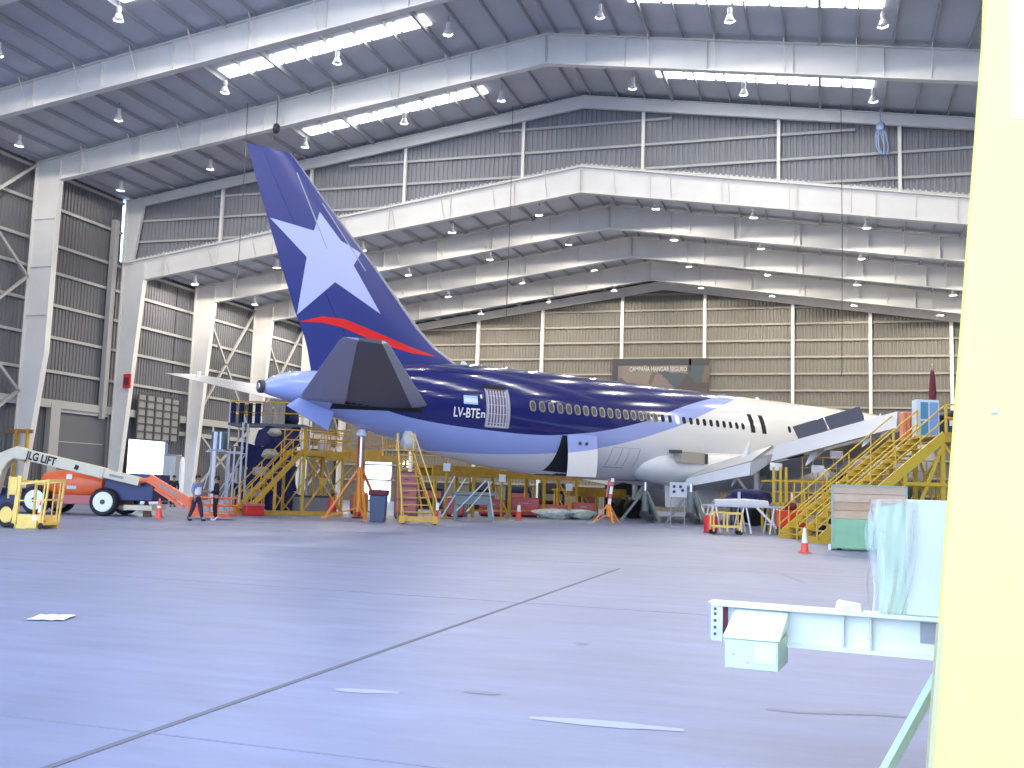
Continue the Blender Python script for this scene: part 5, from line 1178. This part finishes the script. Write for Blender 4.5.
t = thing('dark_crate', 'dark teal crate under a black tarp on the stair deck edge', 'crate', RD(17.1, 38.6, 4.0), FACE)
g = MB(); g.box(-.42, .9, -.3, .5, 0, .78); g.build('crate_body', mat('dark_teal', (.03, .06, .07), .6), t, bevel=.03); g = MB(); g.blob((.25, .1, .86), (.8, .5, .22), 77, 16, 8, .25); g.build('tarp', M['black'], t); g = MB(); g.box(-.3, -.1, -.32, -.3, .5, .75); g.build('label_plate', M['conewhite'], t); g = MB(); g.box(-.42, .3, -.34, -.28, .72, .86); g.build('orange_edge', M['orange'], t)

# ------------------------------------------------------------------ timber crate with a green foot
t = thing('timber_crate', 'timber sided crate on a green base before the wide stairs', 'crate', RD(10.15, 31.6), FACE-.31); t.scale = (.92, .92, 1)
g = MB(); g.box(.02, 2.35, .0, .9, .06, .98); gb = g.build('green_base', M['green'], t, bevel=.02)
for k, z in enumerate((.98, 1.24, 1.50, 1.76)): g = MB(); g.box(0.03, 2.33, .0, .04, z+.005, z+.245); g.build('plank', mat('plank_tone', ((.60, .41, .25), (.52, .34, .20), (.64, .46, .30), (.58, .42, .28))[k], .7, 0, .08, 2), t)
g = MB(); g.box(.03, 2.33, .05, .88, .98, 1.97); g.build('inner_box', M['wood'], t)
g = MB(); g.box(-.04, .04, -.03, .93, .05, 2.02); g.box(2.32, 2.40, -.03, .93, .05, 2.02); g.box(0, 2.36, -.03, .93, 1.99, 2.04); g.build('edge_frame', mat('sage_frame', (.34, .42, .30), .6), t, smooth=False)
for x in (.15, 2.1): g = MB(); g.box(x, x+.15, .1, .8, 0, .06); g.build('skid', M['black'], t)
g = MB(); g.tube((-.08, -.05, 0), (-.08, -.05, .18), .05, n=10); g.build('foot_cap', M['conewhite'], t)

# ------------------------------------------------------------------ banner on the end wall
t = thing('safety_banner', 'dark camouflage banner with pale lettering on the end wall', 'banner', (-13.75, YG-.55, 0), 0)
m = bpy.data.materials.new('camouflage_print'); m.use_nodes = True; nt = m.node_tree; b = nt.nodes['Principled BSDF']; b.inputs['Roughness'].default_value = .7
tc = nt.nodes.new('ShaderNodeTexCoord'); nz = nt.nodes.new('ShaderNodeTexVoronoi'); nz.inputs['Scale'].default_value = .75
ns = nt.nodes.new('ShaderNodeTexNoise'); ns.inputs['Scale'].default_value = 1.2; mxv = nt.nodes.new('ShaderNodeMixRGB'); mxv.inputs[0].default_value = .3
nt.links.new(tc.outputs['Object'], ns.inputs['Vector']); nt.links.new(tc.outputs['Object'], mxv.inputs[1]); nt.links.new(ns.outputs['Color'], mxv.inputs[2]); nt.links.new(mxv.outputs[0], nz.inputs['Vector'])
sp = nt.nodes.new('ShaderNodeSeparateColor'); nt.links.new(nz.outputs['Color'], sp.inputs[0])
rp = nt.nodes.new('ShaderNodeValToRGB'); rp.color_ramp.interpolation = 'CONSTANT'; e = rp.color_ramp.elements
e[0].position = 0; e[0].color = (.055, .045, .045, 1); e[1].position = .35; e[1].color = (.10, .075, .055, 1)
for p_, c_ in ((.55, (.14, .11, .105, 1)), (.78, (.05, .065, .07, 1)), (.9, (.16, .13, .11, 1))):
    q = e.new(p_); q.color = c_
nt.links.new(sp.outputs[0], rp.inputs['Fac']); nt.links.new(rp.outputs[0], b.inputs['Base Color'])
g = MB(); g.box(-4.3, 4.3, -.03, .03, 10.0, 13.5); g.build('banner_cloth', m, t, smooth=False)
g = MB(); g.box(-4.3, 4.3, -.06, -.031, 12.9, 13.5); g.box(-4.3, -3.8, -.06, -.031, 11.2, 12.9); g.box(2.55, 2.75, -.06, -.031, 12.4, 13.5); g.build('dark_border', mat('banner_border', (.04, .036, .042), .7), t, smooth=False)
lettering('banner_lettering', 'CAMPAÑA HANGAR SEGURO', .60, .01, mat('banner_letter_grey', (.46, .44, .40), .7), t, (-2.75, -.07, 12.35), (PI/2, 0, 0), .004, 5.1)
for x in (-4.1, 4.1): g = MB(); g.tube((x, 0, 13.5), (x, .3, 14.6), .02, n=5); g.build('hanging_cord', M['darkgrey'], t)

# ------------------------------------------------------------------ fixtures
t = thing('alarm_box', 'red alarm box on the column at the step of the hall', 'alarm box', (XL+1.12, Y3-.06, 7.5), 0)
g = MB(); g.box(-.28, .32, -.30, -.21, -.1, .85); g.build('box_body', M['red'], t, bevel=.03); g = MB(); g.box(-.18, .2, -.325, -.30, .1, .6); g.build('box_door', M['maroon'], t)
t = thing('barrier_beam', 'rusty orange rail bolted across the near side column', 'rail', (XL, Y3-SP, 0), 0)
g = MB(); g.box(-.4, 1.5, -.42, -.30, 3.90, 4.12); g.build('rail', mat('rust_orange', (.34, .15, .05), .7, 0, .15, 3), t); g = MB(); g.box(1.10, 1.24, -.45, -.30, 2.2, 4.15); g.box(.3, .44, -.45, -.30, 0, 4.15); g.build('post', M['dullyellow'], t)
t = thing('floodlight', 'small white floodlight mounted on the low hall side column', 'floodlight', (XL+2.2, Y3+SP-.4, 0), 0)
for P0, r_ in (((-9.6+0, 0, 0), 0),): pass
g = MB(); g.box(-1.35, -1.1, -.15, .05, 9.1, 9.5); g.build('lamp_body', M['conewhite'], t, bevel=.03); g = MB(); g.bar((-1.5, 0, 9.3), (-1.3, 0, 9.3), .06); g.build('bracket', M['grey'], t)
# hoist and rope bundle under the roof
t = thing('chain_hoist', 'small dark chain hoist under the tall hall rafter left of the ridge', 'hoist', (-28.6, Y3-SP-.6, 0), 0)
zr = zroof(-28.6, ZU); g = MB(); g.blob((0, 0, zr-2.05), (.20, .18, .28), 3); g.build('hoist_body', M['black'], t); g = MB(); g.path([(0, 0, zr-.2), (0, 0, zr-1.8)], .03, 5); g.path([(-.12, 0, zr-2.1), (-.3, 0, zr-2.7)], .03, 5); g.build('chain', M['darkgrey'], t)
t = thing('rope_bundle', 'blue and white rope bundle hanging below the roof near the pillar', 'rope', (3.0, Y3-.9, 0), 0)
zr = zroof(3.0, ZU); rope = mat('blue_rope', (.22, .30, .45), .8)
g = MB(); g.path([(0, 0, zr-.25), (0, 0, zr-1.3)], .03, 5); g.build('hanging_line', rope, t)
g = MB()
for k in range(7):
    a = k*.9; g.path([(0, 0, zr-1.2), (.25*math.sin(a), .1*math.cos(a), zr-1.7), (.32*math.sin(a+.3)+.12, .15*math.cos(a), zr-2.5), (.2*math.sin(a+.7)+.2, .1*math.cos(a), zr-2.9)], .035, 5)
g.build('rope_tails', rope, t); g = MB(); g.blob((0, 0, zr-1.35), (.22, .2, .25), 5); g.build('knot', rope, t)
for k, (x, y, z1, lab) in enumerate(((-17.6, Y3-.8, 11.5, 'thin dark cable hanging above the fuselage left of the ridge'), (-30.5, Y3-SP-.6, 12.0, 'thin dark cable hanging beside the tail fin'), (1.0, Y3-.8, 8.0, 'thin dark cable hanging near the rope bundle'), (-31.8, Y3-1.5, 14.5, 'short dark cable hanging before the left gable'))):
    zt_ = zroof(x, ZU)-.2; g = MB(); g.path([(x, y, zt_), (x+.05, y, (zt_+z1)/2), (x, y, z1)], .022, 5); g.build('hanging_cable', M['darkgrey'], None); o = COL.objects[-1]; tag(o, lab, 'cable', 'cables hanging from the roof')
# paper scrap on the floor
g = MB(); rr = [[(-.20+.4*i/6, y, .004+.012*abs(math.sin(i*1.3+y*9))) for i in range(7)] for y in (-.22, 0, .22)]
g.loft(rr, cap=False, closed=False); o = g.build('paper_sheet', M['paper'], None); o.location = RD(-5.05, 11.4, .003); o.rotation_euler.z = FACE+.1; tag(o, 'white sheet of paper lying on the open floor', 'paper')

# ------------------------------------------------------------------ foreground: pillar, beam, wrapped board
t = thing('yellow_pillar', 'big pale yellow painted pillar close at the edge', 'pillar', RD(0, 4.6), FACE)
def pillx(z): return 1.873+(2.228-1.873)*z/4.0
p = [(pillx(0), 0), (3.0, 0), (3.0, 5.2), (pillx(5.2), 5.2)]
g = MB(); g.prism(p, 0, .035); g.build('pillar_shaft', M['pillar'], t, bevel=.004)
g = MB(); g.prism([(2.55, 0), (2.58, 0), (2.58, 5.2), (2.55, 5.2)], .035, .6); g.prism([(2.3, 0), (2.95, 0), (2.95, 5.2), (2.55, 5.2)], .6, .63); g.build('pillar_web', M['pillar'], t, smooth=False)
g = MB(); p = [(pillx(0)-.012, 0), (pillx(0)+.01, 0), (pillx(1.05)+.01, 1.05), (pillx(1.05)-.012, 1.05)]; g.prism(p, -.008, .02); g.build('edge_strip', mat('olive_edge_paint', (.45, .42, .22), .6), t)
g = MB(); g.box(2.335, 2.60, -.006, 0, 3.42, 4.6); g.build('notice_sheet', M['paper'], t)
g = MB(); g.blob((2.225, -.004, 2.02), (.018, .006, .012), 3); g.build('paint_chip', M['lightgrey'], t)
BEA = RD(1.27, 6.30, 0); BEB = RD(3.55, 5.30, 0)
bdir = (BEB-BEA); BL_ = bdir.length; brz = math.atan2(bdir.y, bdir.x)
t = thing('steel_trestle', 'pale mint steel beam trestle standing beside the yellow pillar', 'trestle', BEA, brz)
g = MB(); g.box(0, BL_, -.07, .07, .925, .95); g.box(.03, BL_, -.015, .0, .735, .93); g.box(.09, BL_, -.06, .06, .715, .738); g.box(0.02, BL_, -.085, -.07, .93, .952); bm_ = g.build('beam', M['minttop'], t, smooth=False)
for x in (.02,): 
    g = MB(); g.box(x-.02, x+.07, -.075, -.055, .72, .945); g.box(x-.02, x+.0, -.075, .07, .72, .945); g.build('end_plate', M['lightgrey'], bm_, smooth=False)
g = MB(); g.box(.085, .11, -.05, .0, .74, .925); g.build('end_stop', M['maroon'], bm_, smooth=False)
for z in (.76, .80, .84, .88, .91): g = MB(); g.lathe([(.009, -.004), (.009, .004)], axis='y', n=10); o = g.build('bolt_hole', M['darkgrey'], bm_); o.location = (.045, -.077, z)
for x in (.78, .93): g = MB(); g.box(x, x+.012, -.055, -.015, .74, .925); g.build('stiffener', M['lightgrey'], bm_, smooth=False)
g = MB(); g.box(1.20, 1.29, -.022, -.015, .80, .915); g.build('tape_patch', M['grey'], bm_, smooth=False)
g = MB(); g.box(.20, .42, -.022, -.014, .885, .92); g.build('dark_slot', M['darkgrey'], bm_, smooth=False)
for x0, y0, x1, y1, nm in ((1.34, -.02, .95, -.41, 'leg'), (1.52, .02, 1.8, .45, 'leg'), (2.3, -.02, 2.1, -.42, 'leg'), (2.3, .02, 2.45, .45, 'leg')):
    g = MB(); g.bar((x0, y0, .72), (x1, y1, 0), .05); g.build(nm, M['mint'], t, smooth=False)
g = MB(); g.bar((1.36, 0, .73), (1.34, 0, .62), .07); g.build('leg_socket', M['beige'], t, smooth=False)
# box hung on the beam
t = thing('mint_box', 'mint green box with a pale lid hung on the beam end', 'box', BEA, brz)
g = MB(); g.hexa([Vector(v) for v in ((.17, -.40, .62), (.47, -.40, .62), (.47, -.02, .62), (.17, -.02, .62), (.17, -.40, .785), (.47, -.40, .785), (.47, -.02, .785), (.17, -.02, .785))]); g.build('box_body', M['mint'], t, bevel=.006)
g = MB(); g.hexa([Vector(v) for v in ((.16, -.41, .785), (.48, -.41, .785), (.48, -.02, .84), (.16, -.02, .84), (.16, -.41, .80), (.48, -.41, .80), (.48, -.02, .925), (.16, -.02, .925))]); g.build('box_lid', M['minttop'], t, bevel=.006)
g = MB(); g.box(.34, .46, -.406, -.40, .66, .77); g.build('label_plate', mat('pale_grey_blue', (.55, .66, .70), .5), t)
for x, z in ((.22, .70), (.30, .66)): g = MB(); g.lathe([(.006, -.004), (.006, 0)], axis='y', n=8); o = g.build('rivet', M['grey'], t); o.location = (x, -.40, z)
t = thing('foam_block', 'small white foam block lying on top of the beam', 'block', BEA+Vector((math.cos(brz)*.80, math.sin(brz)*.80, .95)), brz)
t2 = t
g = MB(); g.hexa([Vector(v) for v in ((-.06, -.05, 0), (.09, -.05, 0), (.09, .05, 0), (-.06, .05, 0), (-.05, -.05, .055), (.08, -.05, .040), (.08, .05, .040), (-.05, .05, .055))]); g.build('foam', M['paper'], t, bevel=.006)
g = MB(); g.box(-.02, .03, -.052, -.05, .005, .03); g.build('foam_mark', M['lightgrey'], t)
# boards wrapped in clear plastic
t = thing('wrapped_board', 'white board standing on the beam wrapped in clear plastic', 'board', BEA+Vector((0, 0, .952)), brz)
g = MB(); g.box(1.13, 1.85, -.03, .0, 0, .655); g.build('board', mat('board_white_mint', (.60, .64, .59), .3), t, bevel=.004)
g = MB(); g.hexa([Vector(v) for v in ((.98, .02, .0), (1.14, .02, .0), (1.14, .05, .0), (.98, .05, .0), (.96, .02, .60), (1.14, .02, .64), (1.14, .05, .64), (.96, .05, .60))]); g.build('inner_board', M['mint'], t)
g = MB(); NU, NZ = 24, 14
def sheet(u, v):
    x0 = .945+.012*math.sin(v*8)-.035*math.exp(-((v-.75)/.22)**2); x1 = 1.17-.06*(1-v)+.05*math.sin(v*2.5)*(v > .0)
    y = -.055-.04*math.sin(u*PI)-.012*math.sin(u*15+v*4)-.007*math.sin(u*29-v*5)-.012*math.sin(v*7+u*4)
    return (x0+(x1-x0)*u, y, .002+v*(.655-.02*abs(u-.5)))
for_ = [[sheet(i/NU, k/NZ) for i in range(NU+1)] for k in range(NZ+1)]
g.loft(for_, cap=False, closed=False)
g.loft([[(.945+(1.15-.945)*i/10-.03*math.exp(-((k/8-.75)/.22)**2)*(1-i/10), .07+.012*math.sin(i*1.3+k*.5), .002+.64*k/8) for i in range(11)] for k in range(9)], cap=False, closed=False)
g.loft([[(.93+.215*i/10, -.07+.14*k/4, .648+.006*math.sin(i)) for i in range(11)] for k in range(5)], cap=False, closed=False)
g.loft([[(.935-.02*math.sin(k*.8), -.065+.135*i/4, .002+.645*k/8) for i in range(5)] for k in range(9)], cap=False, closed=False)
g.build('plastic_wrap', M['clear'], t, ang=180)
# dim equipment standing beyond the fuselage
for k, (r_, d_, w_, h_, mt, lab) in enumerate(((-1.6, 60.5, 1.5, 1.9, 'darkgrey', 'dark grey rack beyond the dock behind the axle stand'), (.6, 61.5, 1.6, 1.7, 'navy', 'navy rack beyond the dock behind the red cone'), (2.75, 65.0, 1.7, 2.0, 'darkgrey', 'dark grey rack beyond the dock behind the plastic sheeting'),
        (5.2, 67.0, 1.5, 1.8, 'greengrey', 'green grey rack beyond the dock left of the striped tripod'), (7.4, 69.0, 1.6, 2.0, 'navy', 'navy rack beyond the left wheels of the airliner'), (-4.6, 59.0, 1.6, 1.8, 'darkgrey', 'dark grey rack beyond the stepladder'))):
    t = thing('equipment_rack', lab, 'rack', RD(r_, d_), FACE, 'equipment racks beyond the fuselage')
    for x in (-w_/2, w_/2-.06):
        for y in (-.4, .34): g = MB(); g.box(x, x+.06, y, y+.06, 0, h_); g.build('post', M[mt], t, smooth=False)
    for z in (.25, .85, 1.45): g = MB(); g.box(-w_/2, w_/2, -.4, .4, z, z+.05); g.build('shelf', M[mt], t, smooth=False)
    g = MB(); g.box(-w_/2+.02, w_/2-.02, .36, .39, .2, h_); g.build('back_panel', M[mt], t, smooth=False)
    g = MB(); g.box(-w_/2+.15, w_/2-.5, -.3, .3, .30, .75); g.build('lower_box', M['black'], t, smooth=False)
    g = MB(); g.box(-w_/2+.4, w_/2-.15, -.3, .3, .90, 1.32); g.build('upper_box', M['salmon' if k % 2 else 'beige'], t, smooth=False)
t = thing('covered_engine_stand', 'navy cloth heaped over a stand behind the trestle table', 'stand', RD(11.3, 47.3), FACE)
g = MB(); g.blob((0, 0, 1.45), (1.15, .7, .45), 91, 18, 8, .25); g.build('cloth_cover', M['navycloth'], t)
g = MB(); g.box(-.9, .9, -.5, .5, 1.0, 1.3); g.build('stand_top', M['darkgrey'], t)
for x in (-.8, .7):
    for y in (-.45, .35): g = MB(); g.box(x, x+.1, y, y+.1, 0, 1.0); g.build('leg', M['darkgrey'], t, smooth=False)

# ------------------------------------------------------------------ daylight and camera
w = bpy.data.worlds.new('sky'); S.world = w; w.use_nodes = True
nt = w.node_tree; bg = nt.nodes['Background']; bg.inputs[0].default_value = (.53, .68, 1.0, 1); bg.inputs[1].default_value = 4.2
cd = bpy.data.cameras.new('camera'); cam = bpy.data.objects.new('camera', cd); COL.objects.link(cam); S.camera = cam
cd.sensor_width = 36; cd.lens = FPX*36/1024; cd.clip_end = 400
rt = Vector((CS, SN, 0)); f0 = Vector((-SN, CS, 0)); up0 = Vector((0, 0, 1))
fw = f0*math.cos(PITCH)+up0*math.sin(PITCH); up = up0*math.cos(PITCH)-f0*math.sin(PITCH)
ex = rt*math.cos(ROLL)+up*math.sin(ROLL); ey = up*math.cos(ROLL)-rt*math.sin(ROLL)
cam.matrix_world = Matrix(((ex.x, ey.x, -fw.x, 0), (ex.y, ey.y, -fw.y, 0), (ex.z, ey.z, -fw.z, 1.6), (0, 0, 0, 1)))
